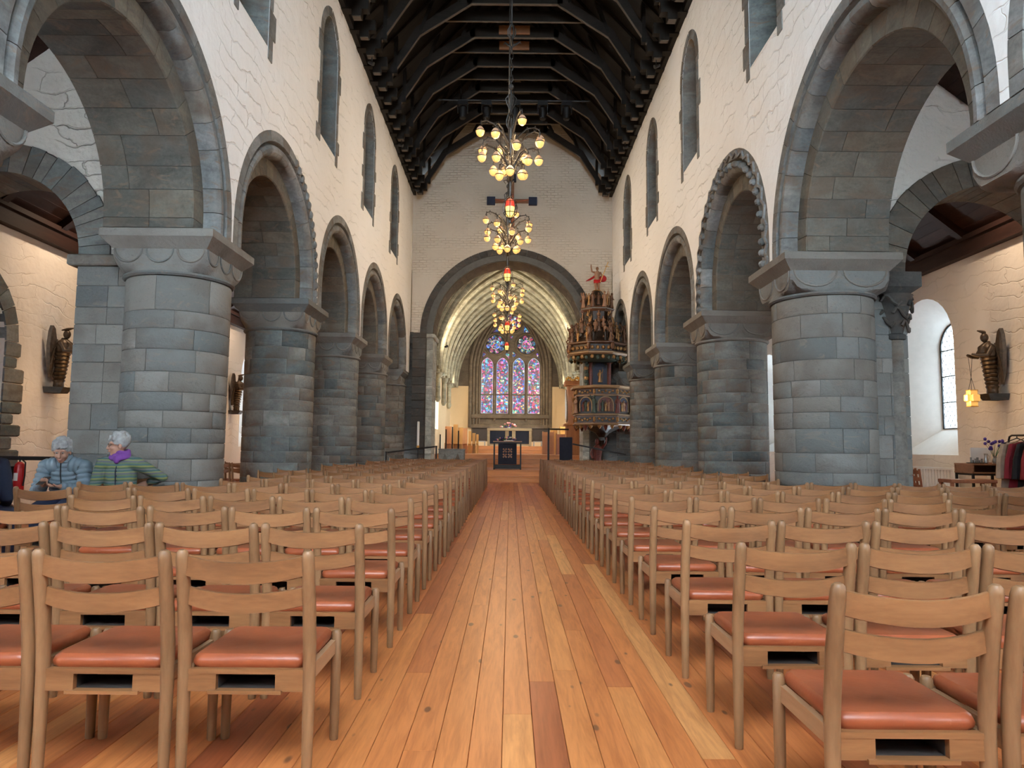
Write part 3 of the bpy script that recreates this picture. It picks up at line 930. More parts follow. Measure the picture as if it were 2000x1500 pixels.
for s in (-1, 1):
    z = 0
    jb = MB().box(-.21, .21, 0.05, 1.28, 0, ACZ).build('stone_jamb', M['mortar_dark'], we, (ACX + s * (ARI + .22), YE, 0))
    while z < ACZ - .02:
        z1 = min(ACZ, z + rnd.uniform(.24, .4))
        if ACZ - z1 < .12: z1 = ACZ
        a, b = sorted((s * -.0, s * .46)); MB().cbox(a + .003, b - .003, -.25, .5, z + .003, z1 - .003, .006).build('stone', M['stone_dark'], jb)
        a, b = sorted((s * -.225, s * .0)); MB().cbox(a + .003, b - .003, .04, 1.3, z + .003, z1 - .003, .006).build('stone', M['jamb_pale'], jb)
        z = z1
    a, b = sorted((s * -.30, s * .05)); MB().cbox(a, b, -.02, 1.32, ACZ - .16, ACZ, .03).build('impost', M['jamb_pale'], jb)
# broad dark pilaster strips beside the jambs
    mbx = MB(); a, b = sorted((s * .46, s * .98)); 
    z = 0
    while z < 5.2:
        z1 = min(5.2, z + rnd.uniform(.26, .4))
        MB().cbox(a + .003, b - .003, -.06, .1, z + .003, z1 - .003, .006).build('stone', M['stone_dark'], jb)
        z = z1

# ------------------------------------------------------------------ nave roof: boarding and trusses
rf = struct(link('ceiling_nave', None))
n = 16
for s in (-1, 1):
    for k in range(n):
        p0 = (3.95 - 3.95 * k / n, 10.28 + 4.5 * k / n); p1 = (3.95 - 3.95 * (k + 1) / n, 10.28 + 4.5 * (k + 1) / n)
        MB().loft([[(s * p0[0], -3, p0[1]), (s * p1[0], -3, p1[1]), (s * p1[0], -3, p1[1] + .06), (s * p0[0], -3, p0[1] + .06)],
                   [(s * p0[0], YE + 1, p0[1]), (s * p1[0], YE + 1, p1[1]), (s * p1[0], YE + 1, p1[1] + .06), (s * p0[0], YE + 1, p0[1] + .06)]]).build('roof_board', M['roof'], rf)
    MB().box(*sorted((s * (XW - .10), s * (XW + .5))), -3, YE, 10.18, 10.42).build('wall_plate', M['roof'], rf)
    struct(MB().box(*sorted((s * (XB - .02), s * (XB + .02))), -3, YE + 1, 7.0, 10.6).build('wall_outer_' + SIDE[s], M['plaster']))

def truss(y, main, panel, idx):
    lab = ('black roof truss with polygonal braces, %s from the east wall' if main else 'plain black roof frame with long collar, %s from the east wall') % ORD[idx]
    t = thing('roof_truss' if main else 'roof_frame', lab, 'truss' if main else 'roof frame', (0, y, 0), 0, 'nave roof trusses')
    w = .11 if main else .08
    for s in (-1, 1):
        MB().bar((s * 3.75, 0, 10.55), (0, 0, 14.62), w, .2, (0, 1, 0)).build('rafter', M['roof_x'], t)
        sp = MB(); sp.box(*sorted((s * 3.02, s * 3.7)), -w * .9, w * .9, 10.16, 10.4)
        sp.box(*sorted((s * 3.16, s * 3.36)), -w * .9, w * .9, 10.02, 10.16)
        o = sp.build('sole_piece', M['roof'], t)
        MB().box(*sorted((s * 3.18, s * 3.34)), -w * .7, w * .7, 10.005, 10.02).build('worn_end', M['roof_edge'], o)
        if main:
            P = [Vector((s * 3.14, 0, 10.2)), Vector((s * 2.35, 0, 11.42)), Vector((s * 1.07, 0, 12.27))]
            up = [Vector((s * .12, 0, .07)), Vector((s * .11, 0, .2)), Vector((0, 0, .26))]
            for a in (0, 1):
                b = MB(); A, B = P[a], P[a + 1]; ua, ub = up[a], up[a + 1]
                yy = Vector((0, w / 2, 0))
                b.loft([[A - yy, A + yy, A + ua + yy, A + ua - yy], [B - yy, B + yy, B + ub + yy, B + ub - yy]])
                o = b.build('arch_brace', M['roof_x'], t)
                e = MB(); nn = Vector((0, 0, -.004)); y2 = Vector((0, w * .36, 0))
                e.loft([[A - y2 + nn * 3, A + y2 + nn * 3, A + y2, A - y2], [B - y2 + nn * 3, B + y2 + nn * 3, B + y2, B - y2]])
                e.build('worn_edge', M['roof_edge'], o)
            MB().bar((s * 2.95, 0, 10.4), (s * 2.95, 0, 11.5), w * .8, .12).build('strut', M['roof'], t)
            MB().bar((s * 2.35, 0, 11.5), (s * 2.0, 0, 12.5), w * .8, .12, (0, 1, 0)).build('strut', M['roof'], t)
            MB().bar((s * 1.4, 0, 12.3), (s * .5, 0, 14.0), w * .8, .12, (0, 1, 0)).build('strut', M['roof'], t)
        else:
            MB().bar((s * 3.3, 0, 10.4), (s * 2.9, 0, 11.45), w * .8, .1, (0, 1, 0)).build('strut', M['roof'], t)
            MB().bar((s * 2.5, 0, 12.0), (s * 1.6, 0, 12.4), w * .8, .1, (0, 1, 0)).build('strut', M['roof'], t)
    hw = 1.2 if main else 2.6
    o = MB().box(-hw, hw, -w / 2, w / 2, 12.27, 12.55).build('collar', M['roof_x'], t)
    MB().box(-hw + .1, hw - .1, -w * .36, w * .36, 12.258, 12.27).build('worn_edge', M['roof_edge'], o)
    if panel:
        o = MB().box(-.42, .42, -w / 2 - .05, -w / 2, 12.33, 12.56).build('board_panel', M['table_wood'], t)
        pts = [(-.33, 12.56), (.33, 12.56)] + [(.33 - .66 * k / 8, 12.56 - .085 * sin(pi * k / 8)) for k in range(1, 8)]
        MB().prism(pts, lambda a, b, d: (a, d, b), -w / 2 - .06, -w / 2 - .05).build('pale_arch_board', M['oak_x'], o)

k = 0
for q in range(15):
    y = 24.3 - .735 * q
    truss(y, q % 2 == 0, q in (7, 8), q // 2)
for q in range(8):
    y = 24.3 - .735 * 15 - 1.47 * q
    MB_ = truss(y, True, False, 8 + q) if y > 2 else None

# ================================================================== CHAIRS
def chair_parts(low=False):
    """list of (name, MB, material, smooth); origin on the floor under the seat centre, chair faces +Y"""
    P = []
    n = 6 if low else 10
    hx = .222
    def post(s):
        mb = MB()
        zz = [0, .012, .2, .40, .50, .62, .74, .80, .818, .826]
        yy = [-.195, -.195, -.197, -.20, -.208, -.226, -.250, -.263, -.267, -.268]
        rr = [.0165, .018, .021, .0235, .0245, .0245, .0235, .0225, .019, .011]
        if low: zz, yy, rr = zz[::3] + [.826], yy[::3] + [-.268], rr[::3] + [.015]
        mb.tube([(s * hx, y, z) for y, z in zip(yy, zz)], rr, n)
        return mb
    for s in (-1, 1):
        P.append(('rear_leg', post(s), 0, True))
        mb = MB(); mb.tube([(s * hx, .205, 0), (s * hx, .205, .01), (s * hx, .205, .2), (s * hx, .205, .425), (s * hx, .205, .436)], [.0165, .018, .0205, .0205, .014], n)
        P.append(('front_leg', mb, 0, True))
    def slat(z0, z1, yb, bow):
        mb = MB(); k = 4 if low else 9
        rings = []
        for i in range(k + 1):
            t = -1 + 2 * i / k
            x = t * (hx - .008); y = yb - bow * (1 - t * t); t2 = .009
            e = .004 * (1 - t * t); sg = .020 * (1 - t * t)
            rings.append([(x, y - t2, z0 + .004 - e - sg), (x, y + t2, z0 - e - sg), (x, y + t2, z1 - .003 - sg), (x, y, z1 - sg), (x, y - t2, z1 - .003 - sg)])
        mb.loft(rings)
        return mb
    P.append(('top_slat', slat(.734, .808, -.254, .042), 1, True))
    P.append(('lower_slat', slat(.630, .697, -.230, .040), 1, True))
    for s in (-1, 1):
        P.append(('side_rail', MB().box(*sorted((s * .20, s * .222)), -.19, .20, .345, .40), 2, False))
    P.append(('front_rail', MB().box(-.205, .205, .195, .215, .345, .40), 1, False))
    rr = MB().box(-.205, .205, -.214, -.190, .385, .402)
    rr.box(-.205, -.105, -.212, -.190, .325, .385); rr.box(.105, .205, -.212, -.190, .325, .385)
    rr.box(-.13, .13, -.222, -.190, .318, .330)
    P.append(('rear_rail', rr, 1, False))
    bb = MB().box(-.105, .105, -.188, -.06, .324, .330)
    bb.box(-.108, -.104, -.188, -.06, .33, .385); bb.box(.104, .108, -.188, -.06, .33, .385); bb.box(-.105, .105, -.064, -.06, .33, .385)
    P.append(('book_shelf', bb, 4, False))
    # leather cushion, plump with a shallow dish
    cu = MB()
    def ring(k, z): 
        x = .203 - k; y0 = -.196 + k; y1 = .222 - k
        c = .03
        pts = []
        for (px, py, a0) in ((x - c, y0 + c, -pi / 2), (x - c, y1 - c, 0), (-x + c, y1 - c, pi / 2), (-x + c, y0 + c, pi)):
            for q in ((0, .5, 1) if not low else (0, 1)):
                a = a0 + q * pi / 2; pts.append((px + c * cos(a), py + c * sin(a), z))
        return pts
    rs = [ring(.006, .400), ring(0, .410), ring(-.002, .424), ring(.003, .438), ring(.014, .447)] if not low else [ring(.004, .400), ring(0, .43), ring(.012, .446)]
    cu.loft(rs, True, False)
    inner = [[(x * f, (y - .013) * f + .013, z) for x, y, _ in ring(.014, 0)] for f, z in ((1, .447), (.8, .448), (.5, .444), (.2, .442))]
    if not low: cu.loft(inner, False, True)
    else: cu.loft(inner[::3], False, True)
    P.append(('seat_cushion', cu, 3, True))
    return P


CM = [M['oak_z'], M['oak_x'], M['oak_y'], M['leather'], M['slot']]
def make_chair(name):
    root = link(name, None)
    for nm, mb, mi, sm in chair_parts():
        mb.build(nm, CM[mi], root, smooth=sm, angle=45)
    return root

proto = make_chair('wooden_chair')
lowmb = MB()
for nm, mb, mi, sm in chair_parts(True):
    lowmb.mi = mi; lowmb.add(mb.v, mb.f)
low_ob = lowmb.build('wooden_chair', CM, smooth=True, angle=40)
low_me = low_ob.data
bpy.data.objects.remove(low_ob)
first = [True]
PITCH = .497

def place_chair(x, y, rz, label, group, full):
    """y: where the rear legs stand"""
    if full:
        if first[0]: o = proto; first[0] = False
        else: o = copy_tree(proto)
    else:
        o = link('wooden_chair', low_me)
    o.location = (x - .195 * sin(rz) * 0, y + .195 * cos(rz), 0)
    o.rotation_euler = (0, 0, rz)
    tag(o, label, 'chair', group)
    return o

jr = random.Random(12)
def blocked(x, y, s):
    for i in range(1, 7):
        cy = COL_Y[s][i]
        if abs(y + .2 - cy) < (HALF[s] + .42) and abs(x) > 3.28 and abs(x) < 5.9: return True
    return False

n_ch = 0
for s in (-1, 1):
    rows = 24 if s > 0 else 23
    for r in range(rows):
        y = (2.10 + .868 * r) if s > 0 else (2.62 + .868 * r)
        if y > 22.3: continue
        x0 = .93 if s > 0 else .712
        near = y < (8.6 if s > 0 else 7.7)
        nmax = 14 if near else 6
        rowj = jr.uniform(-.012, .012)
        for j in range(nmax):
            x = s * (x0 + .222 + PITCH * j + rowj)
            if abs(x) > .74 * (y + .45) + .45 or abs(x) > 6.6: continue
            if blocked(x, y, s): continue
            if s < 0 and 7.0 < y < 8.3 and x < -3.85: continue      # the open space where the visitors sit
            if s < 0 and 5.9 < y < 7.0 and x < -4.3: continue
            lab = 'pale oak chair with rust leather seat, %s row, %s from the aisle, %s side' % (ORD[r], ORD[j], SIDE[s])
            place_chair(x, y + jr.uniform(-.012, .012), jr.uniform(-.008, .008), lab, 'wooden chairs in rows on the ' + SIDE[s], y < 9.3)
            n_ch += 1
# a few more chairs stand in the left aisle beyond the first column
for k in range(5):
    for r in range(2):
        place_chair(-5.35 - .5 * k * 1.0, 14.4 + .9 * r, 0, 'pale oak chair in the left aisle beyond the first column, %s of the %s row' % (ORD[k], ORD[r]), 'wooden chairs in the left aisle', False)
        n_ch += 1

# ================================================================== STEPS AND CHANCEL
def step(name, x0, x1, y0, y1, z0, z1, nb=1):
    st = struct(MB().box(x0 + .01, x1 - .01, y0 + .02, y1, z0, z1 - .03).build(name, M['under']))
    hb = (z1 - z0 - .03) / nb
    for k in range(nb):
        MB().cbox(x0, x1, y0, y0 + .022, z0 + hb * k + .001, z0 + hb * (k + 1) - .001, .003).build('riser_board', M['pine_x'], st)
    y = y0 - .015; w = .155
    while y < y1 - .02:
        b = min(y + w, y1)
        MB().cbox(x0, x1, y + .001, b - .001, z1 - .028, z1, .003).build('tread_board', M['pine_y'], st)
        y = b
    return st
CX = ACX
step('step_platform', -3.42, 3.42, 23.9, 24.22, -.1, .2)
step('step_platform_upper', -3.42, 3.42, 24.22, 27.3, -.1, .4)
step('step_chancel', CX - 2.9, CX + 2.9, 27.3, 27.62, .3, .56)
step('step_chancel_second', CX - 2.9, CX + 2.9, 27.62, 27.94, .3, .72)
step('step_chancel_floor', CX - 2.9, CX + 2.9, 27.94, 32.4, .3, .88)
step('step_altar', CX - 2.9, CX + 2.9, 32.4, 32.75, .7, 1.05)
step('step_altar_floor', CX - 2.9, CX + 2.9, 32.75, 36.6, .7, 1.22)

YC0 = YE + 1.3; YC1 = 36.6; VX = 3.0; VS = 4.2; VA = 8.5
R_v = (VX ** 2 + (VA - VS) ** 2) / (2 * VX); c_v = R_v - VX; a_v = math.acos(c_v / R_v)
def vault_curve(n, dr=0.0):
    """pointed section, from left springing to right springing, offset inward by dr"""
    L = [(CX + c_v - (R_v - dr) * cos(a_v * k / n), VS + (R_v - dr) * sin(a_v * k / n)) for k in range(n + 1)]
    Rr = [(2 * CX - x, z) for x, z in L[::-1]]
    L = [p for p in L if p[0] < CX]
    Rr = [p for p in Rr if p[0] > CX]
    return L + Rr
for s in (-1, 1):
    ch_h = [pointed(y, 1.9, .62, 3.3, 6, .7) for y in ((28.6, 31.2, 33.8) if s > 0 else (30.0,))]
    struct(plate('wall_chancel_' + SIDE[s], [(YC0, 0), (YC1 + .6, 0), (YC1 + .6, VS + .3), (YC0, VS + .3)], ch_h, .6, lambda a, b, d, s=s: (CX + s * (VX + .6 * d), a, b), M['chancel_plaster']))
    cwn = struct(link('window_%d' % (40 if s < 0 else 41), None))
    for hh_ in ch_h: MB().prism(hh_, lambda a, b, d: (CX + s * d, a, b), VX + .4, VX + .41).build('pane', M['glass'], cwn)
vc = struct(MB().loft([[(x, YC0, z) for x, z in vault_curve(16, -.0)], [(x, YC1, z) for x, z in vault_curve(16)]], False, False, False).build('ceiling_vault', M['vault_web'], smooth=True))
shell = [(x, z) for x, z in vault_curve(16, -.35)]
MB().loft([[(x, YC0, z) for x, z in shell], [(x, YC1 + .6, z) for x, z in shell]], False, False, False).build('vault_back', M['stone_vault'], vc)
nr = 9
for k in range(nr):
    y = YC0 + .2 + (YC1 - YC0 - .35) * k / (nr - 1)
    mb = MB()
    for dy, dr, r in ((0, .30, .10), (-.13, .13, .085), (.13, .13, .085), (-.27, .03, .07), (.27, .03, .07)):
        mb.tube([(x, y + dy, z) for x, z in vault_curve(16, dr)], r, 8)
    qa = vault_curve(16, -.02); qb = vault_curve(16, .30); n_ = min(len(qa), len(qb))
    mb.loft([[(qa[q][0], y - .05, qa[q][1]), (qb[q][0], y - .05, qb[q][1]), (qb[q][0], y + .05, qb[q][1]), (qa[q][0], y + .05, qa[q][1])] for q in range(n_)])
    mb.build('vault_rib', M['stone_vault'], vc, smooth=True)
# slanting ribs that fan from the springers to the ridge
for s in (-1, 1):
    for b in range(4):
        yb = YC0 + .4 + 2.65 * b
        for dy in (-1.9, 1.9):
            q = vault_curve(14, .13); h = len(q) // 2
            half = q[:h] if s < 0 else q[::-1][:h]
            pts = []
            for i, (x, z) in enumerate(half):
                yy = yb + dy * (i / (h - 1)) ** 1.2
                if YC0 < yy < YC1: pts.append((x, yy, z))
            if len(pts) > 4: MB().tube(pts, .085, 6).build('fan_rib', M['stone_vault'], vc, smooth=True)
MB().bar((CX, YC0, VA - .06), (CX, YC1, VA - .06), .2, .16).build('ridge_rib', M['stone_vault'], vc)
for s in (-1, 1):
    for b in range(4):
        y = YC0 + .45 + 2.65 * b
        o = MB().lathe([(.05, 3.0), (.13, 3.15), (.1, 3.3), (.1, 4.0), (.15, 4.05), (.2, 4.2), (.2, 4.28)], 10, (CX + s * (VX - .1), y, 0)).build('corbel_shaft', M['stone_vault'], vc, smooth=True)
    # carved stringcourse of foliage along the wall by the arch
    for k in range(26):
        MB().ell((CX + s * (VX - .06), YC0 + .2 + .012 * k, 2.6 + .13 * k), (.08, .07, .075), 7, 5).build('foliage_boss', M['stone_frame'], vc, smooth=True)

# chancel east wall and its great window
we2 = struct(MB().box(CX - VX, CX + VX, YC1 + .3, YC1 + .7, .8, 9.2).build('wall_chancel_east', M['stone_frame']))
for (x0, x1, z0, z1) in ((CX - VX, -2.06, 1.22, 4.3), (2.06, CX + VX, 1.22, 4.3), (-2.06, 2.06, 1.22, 2.16)):
    MB().box(x0, x1, YC1 + .1, YC1 + .3, z0, z1).build('cream_panel', M['chancel_plaster'], we2)
MB().box(CX - VX, -2.06, YC1 + .1, YC1 + .3, 4.3, 9.0).build('upper_masonry', M['stone_frame'], we2)
MB().box(2.06, CX + VX, YC1 + .1, YC1 + .3, 4.3, 9.0).build('upper_masonry', M['stone_frame'], we2)
for x0, x1 in ((-1.95, -1.15), (1.15, 1.95)):
    o = MB().box(x0 - .07, x1 + .07, YC1 + .06, YC1 + .12, 1.45, 2.16).build('niche_frame', M['stone_frame'], we2)
    MB().box(x0, x1, YC1 + .02, YC1 + .062, 1.52, 2.1).build('niche_recess', M['slot'], o)  # flat dark slab, the niche's shade put into its colour

GX = -.03
LX = [-1.24, -.448, .395, 1.185]; LHW = .315; LZ0 = 2.89; LZS = 5.38
def circ(cx, cz, r, n=20): return [(cx + r * cos(2 * pi * k / n), cz + r * sin(2 * pi * k / n)) for k in range(n)]
lan = [pointed(x, LZ0, LHW, LZS, 6, .72) for x in LX]
RND = [(-.826, 6.49, .5), (.80, 6.49, .5), (.0, 7.62, .47)]
small = [[(-1.52, 5.72), (-1.30, 5.98), (-1.52, 6.15)], [(-.12, 5.72), (-.34, 5.98), (-.10, 6.12)], [(.07, 5.72), (.30, 5.98), (.06, 6.12)], [(1.47, 5.72), (1.25, 5.98), (1.47, 6.15)],
         [(-.98, 7.12), (-.66, 7.12), (-.70, 7.46)], [(.64, 7.12), (.96, 7.12), (.68, 7.46)], [(-.1, 6.95), (.1, 6.95), (0, 6.7)]]
outer = pointed(GX, 2.16, 2.06, 5.3, 12, .86)
we3 = thing('church_window', 'tall stained glass window with four lancets and three roundels above the altar', 'window', (0, YC1, 0))
plate('stone_tracery', outer, lan + [circ(*c) for c in RND] + small, .3, lambda a, b, d: (a, .0 + .3 * d, b), M['stone_frame'], we3)
for k, (g, r) in enumerate(((0.0, .10), (.17, .08), (.34, .07), (.47, .05))):
    pts = [(GX + (x - GX) * (1 - g / 2.06), -.03 - .0 * k, z - g * .6 if z > 5.3 else z) for x, z in outer]
    pts = pts[1:] + [pts[0]]
    MB().tube(pts, r, 8).build('arch_moulding', M['stone_frame'], we3, smooth=True)
for x in (-1.62, -.845, -.03, .79, 1.57):
    MB().tube([(x, -.04, 2.5), (x, -.04, 5.4)], .06, 8).build('mullion_shaft', M['stone_frame'], we3, smooth=True)
MB().cbox(GX - 2.0, GX + 2.0, -.14, .05, 2.62, 2.84, .03).build('window_sill', M['stone_frame'], we3)
MB().cbox(GX - 2.06, GX + 2.06, -.1, .05, 2.14, 2.34, .03).build('base_moulding', M['stone_frame'], we3)
for x in LX:
    w3 = 2 * LHW / 3; nrow = 12; hh = (LZS - LZ0) / nrow
    for c in range(3):
        for r in range(nrow):
            MB().box(x - LHW + w3 * c + .004, x - LHW + w3 * (c + 1) - .004, .16, .17, LZ0 + hh * r + .004, LZ0 + hh * (r + 1) - .004).build('pane', M['stained'], we3)
    MB().prism(pointed(x, LZS + .004, LHW, LZS + .005, 6, .72), lambda a, b, d: (a, d, b), .16, .17).build('pane', M['stained'], we3)
    MB().box(x - LHW, x + LHW, .172, .18, LZ0, LZS + .4).build('lead_backing', M['lead'], we3)
    pts = [(a, .14, b) for a, b in pointed(x, LZ0 + .02, LHW - .02, LZS, 6, .72)]
    MB().tube(pts + [pts[0]], .012, 5).build('pale_border', M['pale_lead'], we3)
    MB().box(x - LHW, x + LHW, .11, .16, 3.84, 3.90).build('crossbar', M['stone_frame'], we3)
for cx, cz, r in RND:
    MB().prism(circ(cx, cz, r), lambda a, b, d: (a, d, b), .19, .2).build('lead_backing', M['lead'], we3)
    MB().prism(circ(cx, cz, r * .47), lambda a, b, d: (a, d, b), .16, .17).build('pane', M['stained'], we3)
    pts = [(a, .15, b) for a, b in circ(cx, cz, r * .48)]
    MB().tube(pts + [pts[0]], .012, 5).build('pale_border', M['pale_lead'], we3)
    for k in range(8):
        a = 2 * pi * k / 8 + .2
        MB().prism(circ(cx + r * .74 * cos(a), cz + r * .74 * sin(a), r * .24, 10), lambda a, b, d: (a, d, b), .17, .18).build('pane', M['stained'], we3)
    pts = [(a, .0, b) for a, b in circ(cx, cz, r + .06)]
    MB().tube(pts + [pts[0]], .06, 8).build('roundel_moulding', M['stone_frame'], we3, smooth=True)
for tri in small:
    MB().prism(tri, lambda a, b, d: (a, d, b), .17, .18).build('pane', M['stained'], we3)

# ------------------------------------------------------------------ altar and flowers
def flowers(name, label, loc, n, rx, ry, h, mats, size=.04, vase=None, seed=1):
    t = thing(name, label, 'flowers', loc)
    rnd = random.Random(seed)
    for k in range(n):
        a = rnd.uniform(0, 2 * pi); q = sqrt(rnd.random())
        x = rx * q * cos(a); y = ry * q * sin(a); z = h * (1 - .75 * q * q) * rnd.uniform(.75, 1.1)
        o = MB().ell((x, y, z), (size * rnd.uniform(.7, 1.2), size, size * .75), 7, 5).build('blossom', M[rnd.choice(mats)], t, smooth=True)
    mb = MB()
    for k in range(10):
        a = rnd.uniform(0, 2 * pi)
        mb.tube([(0, 0, .01), (rx * .4 * cos(a), ry * .4 * sin(a), h * .4), (rx * .8 * cos(a), ry * .8 * sin(a), h * .55)], [.006, .012, .004], 5)
    mb.build('stems', M['leaf'], t)
    MB().lathe(vase or [(.06, 0), (.075, .03), (.07, .07), (.05, .075)], 12).build('bowl', M['silver'], t, smooth=True)
    return t

al = thing('altar', 'pale framed altar table with dark front panels below the stained glass', 'altar', (-.05, 34.2, 1.22))
MB().cbox(-1.06, 1.06, -.45, .45, .72, .84, .012).build('altar_top', M['altar_wood'], al)
for sx in (-1, 1):
    for sy in (-1, 1): MB().cbox(sx * .99 - .06, sx * .99 + .06, sy * .38 - .06, sy * .38 + .06, 0, .72, .01).build('leg', M['altar_wood'], al)
MB().box(-.93, .93, -.38, -.34, .06, .72).build('dark_panel', M['navy'], al)
for x in (-.2, .12): MB().box(x, x + .17, -.40, -.382, .36, .72).build('pale_panel', M['altar_wood'], al)
MB().box(-.93, .93, -.40, .4, .02, .10).build('stretcher', M['altar_wood'], al)
flowers('flower_arrangement', 'pink and white flowers on top of the altar', (-.1, 34.15, 2.06), 26, .42, .14, .28, ['petal_pink', 'petal_white', 'petal_pink', 'petal_purple'], .05, seed=3)
for s in (-1, 1):
    b = thing('side_bench', 'low grey bench beside the altar, %s end' % SIDE[s], 'bench', (-.05 + s * 1.35, 34.0, 1.22), 0, 'altar side benches')
    MB().box(-.2, .2, -.2, .2, .2, .235).build('seat', M['grey_metal'], b)
    for sx in (-1, 1): MB().box(sx * .18 - .02, sx * .18 + .02, -.18, .18, 0, .2).build('leg', M['grey_metal'], b)

ct = thing('communion_table', 'black steel framed table with cut-out petal panel at the chancel steps', 'table', (-.10, 24.95, .4))
for sx in (-1, 1):
    for sy in (-1, 1): MB().box(sx * .46 - .022, sx * .46 + .022, sy * .25 - .022, sy * .25 + .022, 0, .9).build('leg', M['black'], ct)
MB().box(-.5, .5, -.29, .29, .9, .955).build('table_top', M['black'], ct)
MB().box(-.46, .46, -.27, -.23, .03, .16).build('base_beam', M['black'], ct)
MB().box(-.46, .46, .23, .27, .03, .16).build('base_beam', M['black'], ct)
MB().box(-.5, .5, -.3, .29, .955, .985).build('stone_slab', M['table_wood'], ct)
pn = MB().box(-.32, .32, -.262, -.25, .18, .9).build('hanging_panel', M['navy'], ct)
for qx in (-.09, .09):
    for qz in (.48, .66):
        for k in range(4):
            a = pi / 4 + k * pi / 2
            c = (qx + .045 * cos(a), qz + .045 * sin(a))
            u = (cos(a), sin(a)); v = (-sin(a), cos(a))
            pts = [(c[0] + u[0] * p + v[0] * q, c[1] + u[1] * p + v[1] * q) for p, q in ((-.04, 0), (0, .024), (.042, .028), (.042, -.028), (0, -.024))]
            MB().prism(pts, lambda a, b, d: (a, d, b), -.268, -.262).build('petal_cutout', M['oak_x'] if qz > .5 else M['table_wood'], pn)
flowers('flower_arrangement', 'violet and white flowers lying on the black table', (-.14, 25.03, 1.387), 34, .42, .08, .15, ['petal_purple', 'petal_white', 'petal_purple', 'petal_pink', 'leaf'], .035, [(.03, 0), (.035, .02), (.03, .04)], seed=5)
bk = thing('open_book', 'open book lying on the black table', 'book', (-.06, 24.76, 1.387))
for s in (-1, 1): MB().loft([[(0, -.1, 0), (s * .17, -.1, 0), (s * .17, .1, .0), (0, .1, 0)], [(0, -.1, .03), (s * .17, -.1, .015), (s * .17, .1, .02), (0, .1, .035)]]).build('page_block', M['white'], bk)

ft = thing('stone_font', 'low grey stone block with triangular carved facets', 'font', (-2.02, 24.75, .4))
MB().loft([[(-.42, -.3, 0), (.42, -.3, 0), (.42, .3, 0), (-.42, .3, 0)], [(-.44, -.32, .66), (.44, -.32, .66), (.44, .32, .66), (-.44, .32, .66)]]).build('block', M['font'], ft)
for x in (-.22, .22): MB().loft([[(x - .2, -.32, .02), (x + .2, -.32, .02), (x, -.345, .55)], [(x - .17, -.3, .02), (x + .17, -.3, .02), (x, -.30, .5)]]).build('carved_facet', M['stone'], ft)
MB().cbox(-.45, .45, -.33, .33, .66, .70, .01).build('rim', M['font'], ft)

cd = thing('candle_stand', 'tall white candle on a slim black stand by the chancel arch', 'candle', (-3.17, 24.45, .4))
MB().lathe([(.16, 0), (.16, .02), (.02, .03), (.02, .7), (.045, .72)], 14).build('stand', M['black'], cd, smooth=True)
MB().lathe([(.03, .70), (.055, .74), (.06, .78), (.05, .8)], 14).build('brass_cup', M['gold'], cd, smooth=True)
MB().lathe([(.043, .78), (.043, 1.62), (.02, 1.63)], 14).build('candle', M['candle'], cd, smooth=True)

def stanchion(loc, label, h=.95, sq=False):
    t = thing('barrier_post', label, 'barrier post', loc, 0, 'black barrier posts')
    MB().lathe([(.15, 0), (.15, .015), (.03, .03)], 16).build('base', M['black'], t, smooth=True)
    (MB().box(-.035, .035, -.035, .035, .02, h) if sq else MB().lathe([(.028, .02), (.028, h - .04), (.035, h - .04), (.035, h)], 10)).build('post', M['black'], t)
    return t
stanchion((-2.44, 23.5, 0), 'thin black barrier post left of the chancel steps', 1.2)
stanchion((-3.98, 22.85, 0), 'black barrier post between the last two left columns', 1.0)
b1 = MB().bar((-3.94, 22.87, .97), (-2.48, 23.48, 1.17), .01, .05).build('barrier_belt', M['black'])
tag(b1, 'black belt hung between posts left of the chancel', 'barrier belt', 'barrier belts')
stanchion((1.42, 26.6, .4), 'square black barrier post right of the chancel steps', 1.5, True)
b2 = MB().bar((1.46, 26.61, 1.86), (2.2, 26.9, 1.86), .012, .06).build('barrier_belt', M['black'])
tag(b2, 'short black belt from the square post to the organ case', 'barrier belt', 'barrier belts')
bx = thing('sign_stand', 'plain black upright panel stand beside the pulpit', 'stand', (1.83, 23.5, 0))
MB().cbox(-.21, .21, -.03, .03, .5, 1.52, .008).build('panel', M['navy'], bx)
MB().box(-.2, .2, -.14, .14, 0, .02).build('foot', M['black'], bx)
MB().box(-.03, .03, -.015, .015, .02, .52).build('post', M['black'], bx)
b3 = MB().bar((2.05, 23.46, 1.3), (3.6, 22.2, .98), .012, .05).build('barrier_belt', M['black'])
tag(b3, 'black belt sloping in front of the pulpit foot', 'barrier belt', 'barrier belts')
# choir furniture, left: upright yellow boards of stacked stalls; black candle stands before them
for k, (x, w, h, y, mt) in enumerate(((-2.72, .28, 1.5, 31.2, 'organ'), (-2.42, .2, 1.62, 31.4, 'choir_wood'), (-2.2, .22, 1.45, 31.5, 'choir_wood'), (-1.98, .2, 1.4, 31.0, 'organ'), (-1.78, .12, 1.25, 31.3, 'choir_wood'), (-1.62, .14, 1.15, 31.6, 'choir_wood'), (-1.46, .1, 1.08, 31.5, 'choir_wood'))):
    t = thing('choir_chair', 'upright %s choir seat, %s from the left chancel wall' % ('orange' if mt == 'organ' else 'yellow pine', ORD[k]), 'choir seat', (x, y, .88), 0, 'choir seats at the left')
    MB().cbox(-w / 2, w / 2, -.03, .03, 0, h * .78, .008).build('back_board', M[mt], t)
    MB().cbox(-w / 2, w / 2, -.3, -.03, .4, .44, .006).build('seat_board', M[mt], t)
    MB().cbox(-w / 2, -w / 2 + .03, -.3, .03, 0, .4, .005).build('end_board', M[mt], t)
